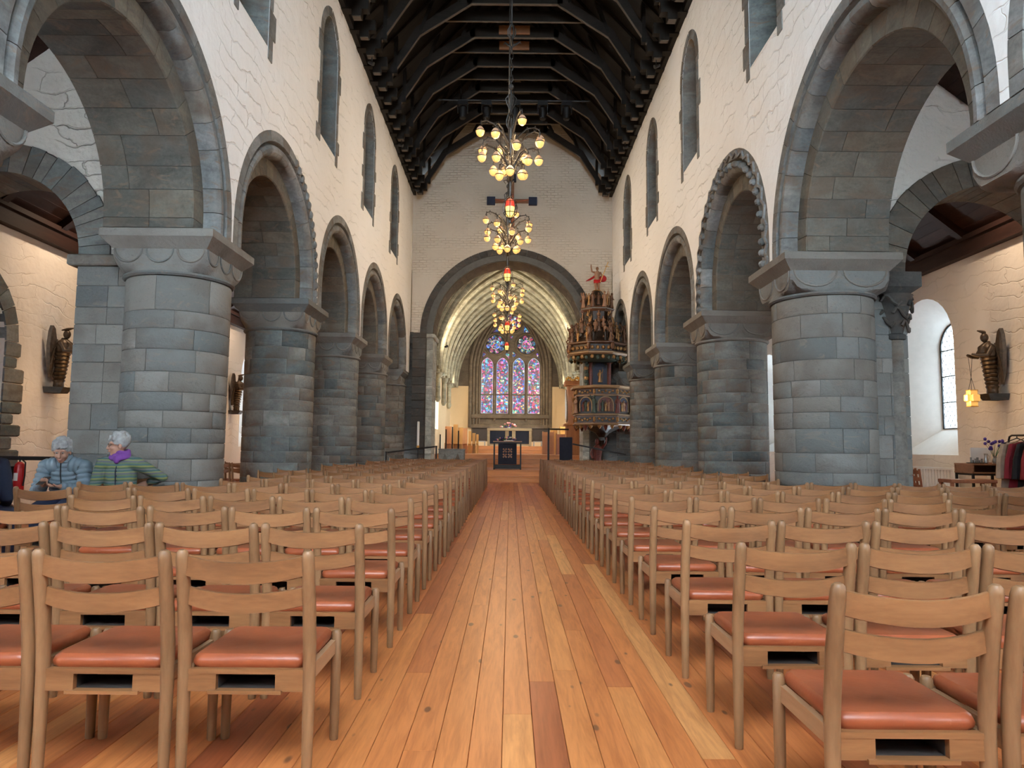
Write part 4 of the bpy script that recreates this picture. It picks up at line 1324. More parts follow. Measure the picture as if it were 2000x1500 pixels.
for k, (x, h) in enumerate(((-2.78, .75), (-2.55, .95), (-2.3, 1.05), (-2.06, .9))):
    t = thing('tall_candle_holder', 'thin black candle holder on the chancel step, %s from left' % ORD[k], 'candle holder', (x, 28.2, .88), 0, 'black candle holders')
    MB().lathe([(.1, 0), (.1, .015), (.03, .03)], 12).build('base', M['black'], t, smooth=True)
    MB().lathe([(.03, .02), (.025, h), (.035, h + .02)], 8).build('stem', M['black'], t, smooth=True)
for k, (x, w, h, y, mt) in enumerate(((1.62, .5, .95, 30.5, 'organ'), (2.2, .55, .85, 29.9, 'red_wood'), (1.9, .3, 1.1, 31.2, 'choir_wood'), (2.35, .3, 1.2, 31.6, 'choir_wood'))):
    t = thing('choir_stall', '%s choir stall right of the altar, %s from the middle' % ({'organ': 'orange pine', 'red_wood': 'reddish brown', 'choir_wood': 'yellow pine'}[mt], ORD[k]), 'choir stall', (x, y, .88), 0, 'choir stalls at the right')
    MB().cbox(-w / 2, w / 2, -.03, .03, 0, h, .008).build('front_board', M[mt], t)
    MB().cbox(-w / 2, w / 2, -.03, .3, h - .2, h - .16, .006).build('shelf', M[mt], t)
    for s in (-1, 1): MB().cbox(s * (w / 2 - .02) - .02, s * (w / 2 - .02) + .02, -.05, .3, 0, h + .03, .006).build('end_board', M[mt], t)

# choir organ in a honey pine case
og = thing('choir_organ', 'honey pine choir organ case with carved crest and bright pipes', 'organ', (2.44, 28.3, .88))
MB().cbox(-.24, .3, -.3, .4, 0, 1.2, .01).build('lower_case', M['organ'], og)
MB().cbox(-.18, .3, -.25, .4, 1.2, 2.75, .01).build('upper_case', M['organ'], og)
MB().cbox(-.3, .34, -.33, .42, 2.75, 2.95, .03).build('cornice', M['organ'], og)
MB().cbox(-.32, .32, -.33, .42, 1.14, 1.24, .02).build('impost_moulding', M['organ'], og)
for k in range(7): MB().lathe([(.0, 0), (.035, .1), (.035, .1 + .10 * k + .6), (.03, .12 + .1 * k + .6)], 8, (-.215 + .0 * k, -.2 + .085 * k, 1.3)).build('pipe', M['silver'], og, smooth=True)
for k in range(9): MB().ell((-.24 + .07 * k, -.3, 3.0 + .05 * sin(k * 1.3)), (.045, .03, .07), 7, 5).build('crest_carving', M['gold'], og, smooth=True)
# crucifix on the east wall above the arch
cr = thing('crucifix', 'wooden crucifix with dark square ends on the east wall', 'crucifix', (-.03, YE - .06, 9.98))
MB().box(-.62, .62, -.04, .04, -.07, .07).build('cross_arm', M['table_wood'], cr)
MB().box(-.075, .075, -.04, .04, -1.55, .75).build('upright', M['table_wood'], cr)
for s in (-1, 1): MB().cbox(s * .75 - .15, s * .75 + .15, -.05, .05, -.15, .15, .012).build('arm_end', M['bluepaint'], cr)
MB().cbox(-.15, .15, -.05, .05, .7, 1.0, .012).build('head_end', M['bluepaint'], cr)
fig = MB()
fig.tube([(-.6, -.09, .03), (-.3, -.09, -.02), (0, -.1, -.06), (.3, -.09, -.02), (.6, -.09, .03)], [.03, .04, .06, .04, .03], 8)
fig.tube([(0, -.11, 0), (0, -.12, -.3), (0, -.11, -.55), (.02, -.11, -.9), (0, -.09, -1.3)], [.09, .11, .09, .08, .04], 10)
fig.ell((0, -.13, .14), (.07, .08, .1), 10, 8)
fig.build('carved_figure', flat('reddish_carved_wood', (0.30, 0.10, 0.05), .5), cr, smooth=True, angle=60)

# ================================================================== PULPIT
def figurine(mb, h, arm=0, c=(0, 0, 0), staff=False):
    """small carved standing figure, facing -Y"""
    x, y, z = c
    mb.lathe([(.16 * h, 0), (.17 * h, .04 * h), (.12 * h, .25 * h), (.10 * h, .48 * h), (.125 * h, .62 * h), (.135 * h, .72 * h), (.08 * h, .80 * h), (.04 * h, .83 * h)], 8, c, sy=.75)
    mb.ell((x, y - .01 * h, z + .905 * h), (.07 * h, .075 * h, .095 * h), 8, 6)
    for s in (-1, 1):
        if arm == s: P = [(.11, 0, .74), (.2, -.04, .86), (.22, -.06, 1.02)]
        elif arm == 2: P = [(.11, 0, .74), (.18, -.05, .6), (.05, -.14, .55)]
        else: P = [(.11, 0, .74), (.17, -.03, .58), (.13, -.12, .47)]
        mb.tube([(x + s * a * h, y + b * h, z + d * h) for a, b, d in P], [.045 * h, .04 * h, .03 * h], 6)
    if staff: mb.tube([(x + .2 * h, y - .1 * h, z), (x + .2 * h, y - .1 * h, z + 1.15 * h)], .015 * h, 5)
    return mb

PX, PY = 3.0, 23.25
pu = thing('pulpit', 'tall carved and gilded baroque pulpit with tiered canopy at the right of the chancel arch', 'pulpit', (PX, PY, 0))
def octo(r, z, rot=pi / 8): return [(r / cos(pi / 8) * cos(rot + k * pi / 4), r / cos(pi / 8) * sin(rot + k * pi / 4), z) for k in range(8)]
def octring(name, prof, mat, par=pu, dx=0.0, dy=0.0):
    return MB().loft([[(x + dx, y + dy, z) for x, y, z in octo(r, z)] for r, z in prof]).build(name, M[mat], par)
FIG = []
for a_, st_ in ((0, False), (1, True), (2, False), (-1, False)):
    m_ = figurine(MB(), 1.0, a_, staff=st_)
    t_ = m_.build('tmp', M['carved_brown'], smooth=True, angle=60); FIG.append(t_.data); bpy.data.objects.remove(t_)
FIGMAT = {}

def fig(par, name, loc, h, mat, kind=0, rz=0.0):
    key = (kind, mat)
    if key not in FIGMAT:
        me = FIG[kind].copy(); me.materials.clear(); me.materials.append(M[mat]); FIGMAT[key] = me
    o = link(name, FIGMAT[key], par, loc, rz); o.scale = (h, h, h)
    return o

# foot: carved figure carrying the basket
o = MB().lathe([(.34, 0), (.36, .05), (.34, .2), (.26, .25)], 10).build('foot', M['carved'], pu)
mb = MB(); figurine(mb, 1.25, 1, (-.16, 0, .25)); mb.build('bearer_figure', M['carved_red'], pu, smooth=True, angle=60)
for s in (-1, 1): MB().tube([(-.16 + s * .09, -.05, .25), (-.16 + s * .11, -.06, .7)], [.07, .06], 8).build('bearer_leg', M['flesh'], pu, smooth=True)
octring('tapered_stem', [(.1, 1.3), (.14, 1.42), (.12, 1.52), (.22, 1.66), (.45, 1.78), (.74, 1.88)], 'carved')
octring('lower_cornice', [(.74, 1.86), (.92, 1.90), (.95, 1.93), (.92, 1.96)], 'cream_rail')
octring('lower_frieze_band', [(.88, 1.96), (.88, 2.20)], 'carved_brown')
octring('middle_cornice', [(.88, 2.20), (.93, 2.22), (.93, 2.245), (.88, 2.27)], 'cream_rail')
octring('basket', [(.84, 2.27), (.84, 2.82)], 'carved')
octring('upper_cornice', [(.84, 2.82), (.9, 2.83), (.9, 2.85), (.86, 2.87)], 'cream_rail')
octring('upper_frieze_band', [(.87, 2.87), (.87, 3.05)], 'carved_brown')
octring('book_rail', [(.88, 3.05), (1.0, 3.08), (1.02, 3.13), (.98, 3.16), (.8, 3.16)], 'cream_rail')
for k in range(8):
    a = k * pi / 4 + pi / 2 * 0 - pi / 2        # face normal direction
    n = Vector((cos(a), sin(a), 0)); u = Vector((-sin(a), cos(a), 0))
    rz = math.atan2(n.x, -n.y)
    # arched picture panel
    w = .24
    pts = [(-w, 2.33), (w, 2.33), (w, 2.58)] + [(w * cos(pi * q / 8), 2.58 + w * .9 * sin(pi * q / 8)) for q in range(1, 8)] + [(-w, 2.58)]
    def fn(p, q, d, n=n, u=u): v = n * d + u * p; return (v.x, v.y, q)
    pan = MB().prism(pts, fn, .83, .848).build('arched_panel', M['bluepaint' if k % 2 else 'carved_red'], pu)
    arcp = [fn(w * cos(pi * q / 10), 2.58 + w * .9 * sin(pi * q / 10), .855) for q in range(11)]
    MB().tube([fn(w, 2.33, .855)] + arcp + [fn(-w, 2.33, .855)], .022, 6).build('niche_arch', M['cream_rail'], pan)
    for q in (-.1, .0, .1):
        p = n * .86 + u * q
        fig(pan, 'relief_figure', (p.x, p.y, 2.34), .30 + .06 * ((k + int(q * 10)) % 2), ['carved_gold', 'flesh', 'carved_red', 'teal'][(k + int(q * 10)) % 4], abs(int(q * 10)) % 3, rz)
    # corner statue
    ac = a + pi / 8; nc = Vector((cos(ac), sin(ac), 0))
    fig(pu, 'corner_statue', (nc.x * .97, nc.y * .97, 2.28), .56, ['carved_red', 'carved_gold', 'flesh', 'teal'][k % 4], k % 4, math.atan2(nc.x, -nc.y))
    for z0, z1, rr in ((2.0, 2.16, .89), (2.90, 3.02, .88)):
        MB().prism([(-.3, z0), (.3, z0), (.3, z1), (-.3, z1)], fn, rr - .01, rr + .006).build('frieze_panel', M['carved'], pu)
        for q in range(5):
            p = n * (rr + .012) + u * (-.22 + .11 * q)
            MB().ell((p.x, p.y, (z0 + z1) / 2 + .02 * (-1) ** q), (.045, .045, .04), 6, 5).build('frieze_scroll', M['carved_gold'], pu, smooth=True)
        MB().ell((nc.x * .96, nc.y * .96, (z0 + z1) / 2), (.05, .05, .09), 7, 5).build('corner_mask', M['carved_gold'], pu, smooth=True)
    for q, hh in ((-.2, .12), (0, .18), (.2, .12)):
        p = n * .86 + u * q
        MB().lathe([(.01, -hh), (.05, -hh * .6), (.07, -.02), (.05, 0)], 7, (p.x, p.y, 1.9)).build('hanging_drop', M['carved_red' if q == 0 else 'carved_gold'], pu, smooth=True)

# back board rising to the canopy
MB().cbox(-.5, .32, .28, .36, 3.1, 4.2, .01).build('back_board', M['carved'], pu)
MB().prism([(-.27, 3.3), (.17, 3.3), (.17, 3.8)] + [(-.05 + .22 * cos(pi * q / 8), 3.8 + .2 * sin(pi * q / 8)) for q in range(1, 8)] + [(-.27, 3.8)], lambda a, b, d: (a, d, b), .25, .28).build('painted_niche', M['bluepaint'], pu)
fig(pu, 'niche_figure', (-.05, .22, 3.35), .42, 'carved_gold', 1)
for x in (-.36, .26): MB().lathe([(.07, 3.2), (.06, 3.3), (.07, 3.6), (.055, 3.95), (.08, 4.0)], 10, (x, .22, 0)).build('twisted_column', M['carved_red'], pu, smooth=True)
for k in range(9): MB().ell((-.5 + .02 * sin(k * 2), .2, 3.15 + .11 * k), (.08, .06, .08), 7, 5).build('leaf_carving', M['teal' if k % 3 else 'carved_gold'], pu, smooth=True)

# canopy
DX = -.17
octring('canopy_underside', [(.55, 4.02), (.86, 4.14), (.9, 4.16)], 'teal', dx=DX)
octring('canopy_cornice', [(.9, 4.15), (.97, 4.2), (.97, 4.23), (.9, 4.26)], 'cream_rail', dx=DX)
octring('canopy_frieze', [(.88, 4.26), (.88, 4.48)], 'carved', dx=DX)
octring('canopy_top_rail', [(.88, 4.48), (.98, 4.52), (.98, 4.55), (.84, 4.6)], 'carved_brown', dx=DX)
octring('first_tier', [(.82, 4.58), (.66, 4.75), (.52, 5.05), (.46, 5.3)], 'carved', dx=DX)
octring('second_tier', [(.44, 5.28), (.44, 5.65)], 'carved', dx=DX)
octring('second_cornice', [(.44, 5.62), (.52, 5.68), (.53, 5.72), (.46, 5.8)], 'carved_brown', dx=DX)
octring('second_cornice_edge', [(.535, 5.70), (.55, 5.715), (.535, 5.73)], 'grey_metal', dx=DX)
octring('third_tier', [(.46, 5.8), (.36, 6.05), (.22, 6.25), (.14, 6.36)], 'carved', dx=DX)
for k in range(8):
    a = k * pi / 4 - pi / 2; n = Vector((cos(a), sin(a), 0)); u = Vector((-sin(a), cos(a), 0)); rz = math.atan2(n.x, -n.y)
    ac = a + pi / 8; nc = Vector((cos(ac), sin(ac), 0)); rc = math.atan2(nc.x, -nc.y)
    fig(pu, 'canopy_corner_statue', (DX + nc.x * .93, nc.y * .93, 4.56), .62, 'carved_brown', k % 4, rc)
    for q in (-.2, .18):
        p = n * .74 + u * q
        fig(pu, 'canopy_small_figure', (DX + p.x, p.y, 4.58), .40, 'carved_gold' if k % 2 else 'carved', (k + 1) % 4, rz)
    fig(pu, 'tier_figure', (DX + n.x * .52, n.y * .52, 4.95), .52, ['carved_brown', 'carved', 'carved_gold'][k % 3], (k + 2) % 4, rz)
    fig(pu, 'tier_niche_figure', (DX + n.x * .47, n.y * .47, 5.3), .34, 'carved_gold' if k % 2 else 'flesh', k % 3, rz)
    fig(pu, 'upper_statue', (DX + nc.x * .5, nc.y * .5, 5.76), .52, 'carved_brown' if k % 2 else 'flesh', (k + 1) % 4, rc)
    for q in range(4):
        p = n * .9 + u * (-.26 + .175 * q)
        MB().ell((DX + p.x, p.y, 4.37), (.06, .06, .065), 6, 5).build('frieze_scroll', M['carved_gold'], pu, smooth=True)
        p = n * .88 + u * (-.26 + .175 * q)
        MB().ell((DX + p.x, p.y, 4.08 - .03 * (q % 2)), (.06, .06, .07), 6, 5).build('hanging_leaf', M['teal' if q % 2 else 'carved_gold'], pu, smooth=True)
    for q, rr_, zz_, hh_ in ((-.1, .70, 4.72, .46), (.12, .62, 4.9, .42), (-.08, .56, 5.08, .36)):
        p = nc * rr_ + Vector((-nc.y, nc.x, 0)) * q
        fig(pu, 'tier_small_figure', (DX + p.x, p.y, zz_), hh_, ['carved_gold', 'carved_brown', 'flesh'][(k + int(zz_ * 10)) % 3], (k + int(zz_ * 10)) % 4, rc + q * 4)
    fig(pu, 'upper_small_figure', (DX + n.x * .42, n.y * .42, 5.84), .4, 'carved_gold' if k % 2 else 'carved_brown', k % 4, rz)
    for q in range(3):
        p = n * (.95 - .1 * q) + u * .0
        MB().tube([(DX + nc.x * (.98 - .06 * q), nc.y * (.98 - .06 * q), 4.6 + .2 * q), (DX + nc.x * (1.06 - .1 * q), nc.y * (1.06 - .1 * q), 4.72 + .2 * q), (DX + nc.x * (.96 - .1 * q), nc.y * (.96 - .1 * q), 4.82 + .2 * q), (DX + nc.x * (.9 - .1 * q), nc.y * (.9 - .1 * q), 4.74 + .2 * q)], [.035, .03, .025, .015], 6).build('volute', M['carved_gold' if q % 2 else 'carved_brown'], pu, smooth=True)
    MB().ell((DX + nc.x * 1.0, nc.y * 1.0, 4.42), (.07, .07, .13), 7, 5).build('cherub_mask', M['carved_brown'], pu, smooth=True)
# crowning figure: red cloak, raised arm, golden staff
cf = MB(); TX, TZ = DX + .0, 6.36
cf.tube([(TX - .04, 0, TZ + .02), (TX - .05, -.02, TZ + .22), (TX - .01, 0, TZ + .42)], [.03, .045, .06], 8)
cf.tube([(TX + .07, .02, TZ + .02), (TX + .05, .0, TZ + .22), (TX + .01, 0, TZ + .42)], [.03, .045, .06], 8)
cf.tube([(TX, 0, TZ + .36), (TX, 0, TZ + .5), (TX + .01, 0, TZ + .64), (TX + .01, 0, TZ + .70)], [.08, .085, .1, .035], 10)
cf.ell((TX + .01, -.01, TZ + .77), (.05, .055, .065), 10, 8)
cf.tube([(TX - .08, 0, TZ + .65), (TX - .17, -.02, TZ + .67), (TX - .2, -.03, TZ + .82), (TX - .2, -.03, TZ + .9)], [.035, .03, .024, .018], 7)
cf.tube([(TX + .1, 0, TZ + .65), (TX + .16, -.03, TZ + .54), (TX + .15, -.08, TZ + .46)], [.035, .03, .022], 7)
o = cf.build('crowning_figure', M['flesh'], pu, smooth=True, angle=60)
cl = MB(); cl.tube([(TX + .02, .05, TZ + .62), (TX - .1, .06, TZ + .5), (TX - .22, .05, TZ + .42), (TX - .36, .04, TZ + .36)], [.06, .07, .07, .02], 8, .5)
cl.ell((TX + .2, .05, TZ + .45), (.13, .05, .12), 9, 7)
cl.tube([(TX - .1, 0, TZ + .34), (TX, -.03, TZ + .33), (TX + .1, 0, TZ + .36)], .07, 8)
cl.build('red_cloak', M['redpaint'], o, smooth=True)
stf = MB(); stf.tube([(TX + .1, -.08, TZ + .3), (TX + .36, -.1, TZ + .98)], .012, 6); stf.tube([(TX + .25, -.1, TZ + .84), (TX + .39, -.1, TZ + .82)], .012, 6)
stf.build('gold_staff', M['gold'], o)
MB().ell((TX, 0, TZ - .0), (.16, .12, .06), 10, 6).build('gold_cloud', M['gold'], o, smooth=True)

# ================================================================== CHANDELIERS, ROOF LAMPS
def make_chandelier():
    """origin at the level of the topmost bulbs, on the stem axis"""
    root = link('chandelier', None)
    st = MB()
    st.tube([(0, 0, .22), (0, 0, .05), (0, 0, -.25), (0, 0, -.6), (0, 0, -.82)], [.02, .035, .03, .022, .012], 10)
    st.build('stem', M['iron'], root, smooth=True)
    cage = MB()
    for k in range(8):
        a = 2 * pi * k / 8
        cage.tube([(.012 * cos(a), .012 * sin(a), .06), (.055 * cos(a), .055 * sin(a), .13), (.06 * cos(a), .06 * sin(a), .2), (.035 * cos(a), .035 * sin(a), .28), (.01 * cos(a), .01 * sin(a), .31)], .007, 5)
    cage.build('ribbed_knop', M['iron'], root, smooth=True)
    k2 = MB()
    for k in range(6):
        a = 2 * pi * k / 6
        k2.tube([(.01 * cos(a), .01 * sin(a), .34), (.055 * cos(a), .055 * sin(a), .43), (.07 * cos(a), .07 * sin(a), .5), (.03 * cos(a), .03 * sin(a), .55)], .007, 5)
    k2.tube([(0, 0, .3), (0, 0, .62)], .014, 8); k2.ell((0, 0, .66), (.035, .035, .045), 8, 6)
    k2.build('upper_knop', M['iron'], root, smooth=True)
    ch = MB(); z = .70
    for k in range(9):
        pts = []
        for q in range(9):
            a = 2 * pi * q / 8
            dx = .022 * cos(a); dz = .05 * sin(a)
            pts.append((dx, 0, z + dz) if k % 2 else (0, dx, z + dz))
        ch.tube(pts, .007, 5); z += .078
    ch.build('chain', M['iron'], root, smooth=True)
    lf = MB()
    for k in range(3):
        a = 2 * pi * k / 3 + .4
        lf.tube([(0, 0, 1.22), (.06 * cos(a), .06 * sin(a), 1.26), (.11 * cos(a), .11 * sin(a), 1.31), (.14 * cos(a), .14 * sin(a), 1.29)], [.012, .016, .012, .004], 6)
    for k in range(6):
        a = 2 * pi * k / 6
        lf.tube([(0, 0, 1.3), (.05 * cos(a), .05 * sin(a), 1.38), (.05 * cos(a), .05 * sin(a), 1.46), (0, 0, 1.54)], .008, 5)
    lf.tube([(0, 0, 1.15), (0, 0, 1.36)], .012, 6)
    lf.build('crown_knop', M['iron'], root, smooth=True)
    MB().tube([(0, 0, 1.5), (0, 0, 9.36)], .010, 6).build('hanging_rod', M['iron'], root)
    levels = [(.0, .42, 4, .35), (-.16, .42, 4, 1.1), (-.31, .38, 4, .2), (-.42, .29, 4, .9), (-.53, .17, 3, .5)]
    bulbs = 0
    for (z, r, n, ph) in levels:
        for k in range(n):
            a = ph + 2 * pi * k / n
            u = (cos(a), sin(a))
            jig = .03 * sin(k * 5 + z * 20)
            top = z + .10 + jig
            P = [(0, 0, z - .14), (.25 * r, 0, z + .0), (.55 * r, 0, top + .03), (.82 * r, 0, top + .06), (.97 * r, 0, top + .03), (r, 0, z + .06 + jig)]
            pts = [(x * u[0], x * u[1], zz) for x, _, zz in P]
            am = MB(); am.tube(pts, [.014, .013, .011, .009, .008, .007], 6)
            for q in range(1, 5):      # small tendrils and buds on the branch
                p0 = Vector(pts[q])
                am.tube([p0, p0 + Vector((u[0] * .02, u[1] * .02, -.035)), p0 + Vector((u[0] * -.012, u[1] * -.012, -.05)), p0 + Vector((-u[0] * .02, -u[1] * .02, -.028))], .004, 4)
                am.ell(p0 + Vector((0, 0, .016)), .010, 5, 4)
            arm = am.build('branch', M['iron'], root, smooth=True)
            zc = z + jig
            c = (r * u[0], r * u[1], zc)
            MB().lathe([(.022, -.066), (.045, -.045), (.056, -.012), (.057, .006)], 12, c).build('glass_bulb', M['bulb'], arm, smooth=True)
            MB().lathe([(.057, .006), (.048, .03), (.03, .055), (.012, .068)], 12, c).build('glass_cap', M['bulb_cap'], arm, smooth=True)
            MB().lathe([(.059, .0), (.060, .006), (.059, .012)], 12, c, cap=False).build('wire_ring', M['iron'], arm)
            bulbs += 1
    tw = MB()
    for k in range(18):
        a = k * 2.4; z = -.05 - .035 * k
        tw.tube([(0, 0, z), (.05 * cos(a), .05 * sin(a), z + .04), (.09 * cos(a + .3), .09 * sin(a + .3), z + .02), (.07 * cos(a + .6), .07 * sin(a + .6), z - .03)], [.009, .008, .006, .003], 5)
    tw.build('leaf_scrolls', M['iron'], root, smooth=True)
    # lantern below
    MB().lathe([(.0, -1.10), (.05, -1.09), (.06, -1.0), (.058, -.93), (.0, -.92)], 12).build('lantern_glass', M['lantern'], root, smooth=True)
    MB().lathe([(.062, -.97), (.066, -.92), (.05, -.88), (.02, -.86)], 12).build('red_glass_rim', M['redglass'], root, smooth=True)
    lc = MB()
    for k in range(8):
        a = 2 * pi * k / 8
        lc.tube([(.01 * cos(a), .01 * sin(a), -1.13), (.075 * cos(a), .075 * sin(a), -1.07), (.095 * cos(a), .095 * sin(a), -.98), (.07 * cos(a), .07 * sin(a), -.88), (.01 * cos(a), .01 * sin(a), -.83)], .005, 5)
    for z, r in ((-1.05, .085), (-.9, .08)): lc.lathe([(r, z - .005), (r + .006, z), (r, z + .005)], 14, cap=False)
    lc.tube([(0, 0, -.8), (0, 0, -.86)], .01, 6); lc.ell((0, 0, -1.16), (.018, .018, .03), 6, 5)
    lc.build('lantern_cage', M['iron'], root, smooth=True)
    return root

ch0 = make_chandelier()
for k, (y, x) in enumerate(((9.0, -.035), (12.6, -.085), (18.1, -.11), (21.8, -.14))):
    o = ch0 if k == 0 else copy_tree(ch0)
    o.location = (x, y, 5.27)
    tag(o, ['nearest iron chandelier with drooping branches of lit amber bulbs', 'second iron chandelier, hanging in front of the chancel arch top',
            'third chandelier, small against the vault ribs', 'farthest chandelier, in front of the stained glass window'][k], 'chandelier', 'iron branch chandeliers')
    ld = bpy.data.lights.new('chandelier_glow', 'POINT'); ld.energy = 24; ld.color = (1.0, .68, .36); ld.shadow_soft_size = .3
    lo = bpy.data.objects.new('chandelier_glow', ld); C.objects.link(lo); lo.parent = o; lo.location = (0, 0, -.25)

# spotlights on the wall plates: a small can with a lit lens
def spot(loc, target, label, power, size=70, col=(1, .80, .56), blend=.8):
    t = thing('spotlight', label, 'spotlight', loc, 0, 'small spotlights under the roof')
    d = (Vector(target) - Vector(loc)).normalized()
    q = d.to_track_quat('-Z', 'Y').to_matrix()
    can = MB().lathe([(.035, .09), (.045, .0), (.045, -.05)], 12); can.v = [tuple(q @ Vector(p)) for p in can.v]; can.build('can', M['black'], t, smooth=True)
    le = MB().lathe([(.0, -.04), (.036, -.04), (.036, -.043), (0, -.043)], 12); le.v = [tuple(q @ Vector(p)) for p in le.v]; le.build('lens', M['spot_lens'], t)
    MB().bar((0, 0, .05), (0, 0, .16), .02, .02).build('bracket', M['black'], t)
    ld = bpy.data.lights.new('spot_beam', 'SPOT'); ld.energy = power; ld.color = col; ld.spot_size = radians(size); ld.spot_blend = blend; ld.shadow_soft_size = .06
    lo = bpy.data.objects.new('spot_beam', ld); C.objects.link(lo); lo.parent = t
    lo.rotation_euler = d.to_track_quat('-Z', 'Y').to_euler(); lo.location = d * .06
    return t
SP = []
for s in (-1, 1):
    for k, y in enumerate((15.48, 19.89, 23.565)):
        SP.append(spot((s * 3.24, y, 9.86), (-s * 3.58, y - 1.6, 6.4), 'small lit spotlight on the %s wall plate, %s from the front' % (SIDE[s], ORD[k]), 105, 80))
for s in (-1, 1):      # added spots behind the arch, to brighten the dark chancel
    spot((CX + s * 2.3, YC0 + .12, 4.9), (CX - s * 1.6, YC0 + 5.5, 7.0), 'small spotlight behind the chancel arch, %s side' % SIDE[s], 190, 130, (1, .86, .66))
    spot((CX + s * 2.7, 33.2, 4.45), (CX - s * 1.2, 36.5, 3.6), 'small spotlight facing the altar wall, %s side' % SIDE[s], 80, 120, (1, .82, .58))  # added to light the altar end
# theatre lights on a bar
br = thing('lighting_bar', 'black lighting bar hung across the roof', 'lighting bar', (0, 20.7, 11.65))
MB().tube([(-2.3, 0, 0), (2.3, 0, 0)], .03, 8).build('bar', M['black'], br)
for x in (-1.6, 0, 1.6): MB().tube([(x, 0, 0), (x, 0, .65)], .015, 6).build('hanger', M['black'], br)
for k, x in enumerate((-1.54, -.82, .04, .88, 1.6)):
    t = thing('stage_light', 'black stage light on the roof bar, %s from left' % ORD[k], 'stage light', (x, 20.7, 11.585), 0, 'black stage lights')
    MB().box(-.15, .15, -.08, .08, -.1, .03).build('yoke_base', M['black'], t)
    for s in (-1, 1): MB().box(s * .15 - .015, s * .15 + .015, -.05, .05, -.34, -.05).build('yoke_arm', M['black'], t)
    MB().lathe([(.07, -.52), (.10, -.5), (.12, -.34), (.13, -.2), (.09, -.14)], 14).build('lamp_head', M['black'], t, smooth=True)
    MB().lathe([(.0, -.525), (.085, -.525), (.085, -.515)], 14).build('lens', M['black'], t)

# ================================================================== AISLES: ANGELS, DOOR, RACK, TABLE
def angel(loc, rz, label):
    """winged bronze figure on a wall bracket, faces local +X, holds a lantern on cords"""
    t = thing('angel_statue', label, 'statue', loc, rz, 'bronze angels on the aisle walls')
    MB().loft([[(-.16, -.13, -.10), (.10, -.10, -.10), (.10, .10, -.10), (-.16, .13, -.10)], [(-.16, -.16, 0), (.16, -.13, 0), (.16, .13, 0), (-.16, .16, 0)]]).build('bracket', M['stone_dark'], t)
    b = MB()
    prof = [(.075, 0), (.09, .02), (.085, .06)]
    for k in range(8):
        z = .08 + .065 * k; r = .085 + .0055 * k
        prof += [(r, z), (r + .018, z + .035), (r - .004, z + .06)]
    prof += [(.13, .62), (.14, .70), (.12, .77), (.05, .81), (.04, .84)]
    b.lathe(prof, 12, (.0, 0, 0), sx=.9)
    b.v = [(x + .10 * max(0, z - .1) * .6, y, z) for x, y, z in b.v]
    b.ell((.09, 0, .90), (.06, .055, .075), 10, 8)
    for s in (-1, 1): b.tube([(.06, s * .12, .74), (.14, s * .13, .60), (.26, s * .08, .60), (.34, s * .05, .62)], [.045, .04, .03, .02], 8)
    b.tube([(.05, 0, .80), (.12, 0, .72), (.15, 0, .6)], [.05, .08, .05], 8)
    b.build('robed_body', M['bronze'], t, smooth=True, angle=50)
    MB().tube([(.03, -.06, .965), (.09, 0, .985), (.15, .0, 1.0), (.20, 0, 1.01)], [.01, .03, .02, .008], 6).build('crest', M['bronze'], t, smooth=True)
    for s in (-1, 1):
        pts = [(.02, s * .05, .62), (-.02, s * .12, .80), (-.02, s * .17, .97), (-.03, s * .21, 1.02), (-.05, s * .22, .92), (-.08, s * .2, .68), (-.09, s * .16, .38), (-.08, s * .11, .14), (-.05, s * .06, .36)]
        w = MB(); w.loft([[(x + .022, y, z) for x, y, z in pts], [(x - .03, y + s * .015, z) for x, y, z in pts]])
        wing = w.build('wing', M['bronze'], t)
        for k in range(5): MB().tube([(.0, s * (.10 + .02 * k), .80 - .06 * k), (-.04, s * (.14 + .012 * k), .60 - .06 * k), (-.065, s * (.13 + .01 * k), .40 - .06 * k)], .012, 5).build('feather', M['bronze'], wing)
    cd = MB()
    for s in (-1, 1): cd.tube([(.33, s * .05, .61), (.33, 0, .26)], .004, 4)
    for k in range(3): cd.tube([(.33, 0, .26), (.33 + .05 * cos(k * 2.1), .05 * sin(k * 2.1), .06)], .004, 4)
    cd.build('cords', M['iron'], t)
    ln = MB().cbox(.33 - .055, .33 + .055, -.055, .055, -.20, .06, .01); ln.cbox(.33 - .10, .33 + .10, -.045, .045, -.12, -.01, .01); ln.cbox(.33 - .045, .33 + .045, -.10, .10, -.12, -.01, .01)
    lo = ln.build('lantern', M['lantern_dim'], t)
    for z in (-.2, -.125, -.012, .055): MB().box(.33 - .062, .33 + .062, -.062, .062, z - .006, z + .006).build('brass_band', M['gold'], lo)
    ld = bpy.data.lights.new('lantern_glow', 'POINT'); ld.energy = 5; ld.color = (1, .66, .32); ld.shadow_soft_size = .12
    l2 = bpy.data.objects.new('lantern_glow', ld); C.objects.link(l2); l2.parent = t; l2.location = (.46, 0, -.07)
    return t
M['lantern_dim'] = emit('glowing_amber_lantern', (1.0, .50, .12), 0.16, (.5, .28, .08))
angel((-7.63, 11.95, 2.12), 0, 'winged bronze angel with lantern on the left wall near the first column')
angel((-7.63, 19.75, 2.12), 0, 'smaller looking winged bronze angel farther along the left wall')
angel((7.63, 11.2, 2.10), pi, 'winged bronze angel with lantern on the right wall by the window')
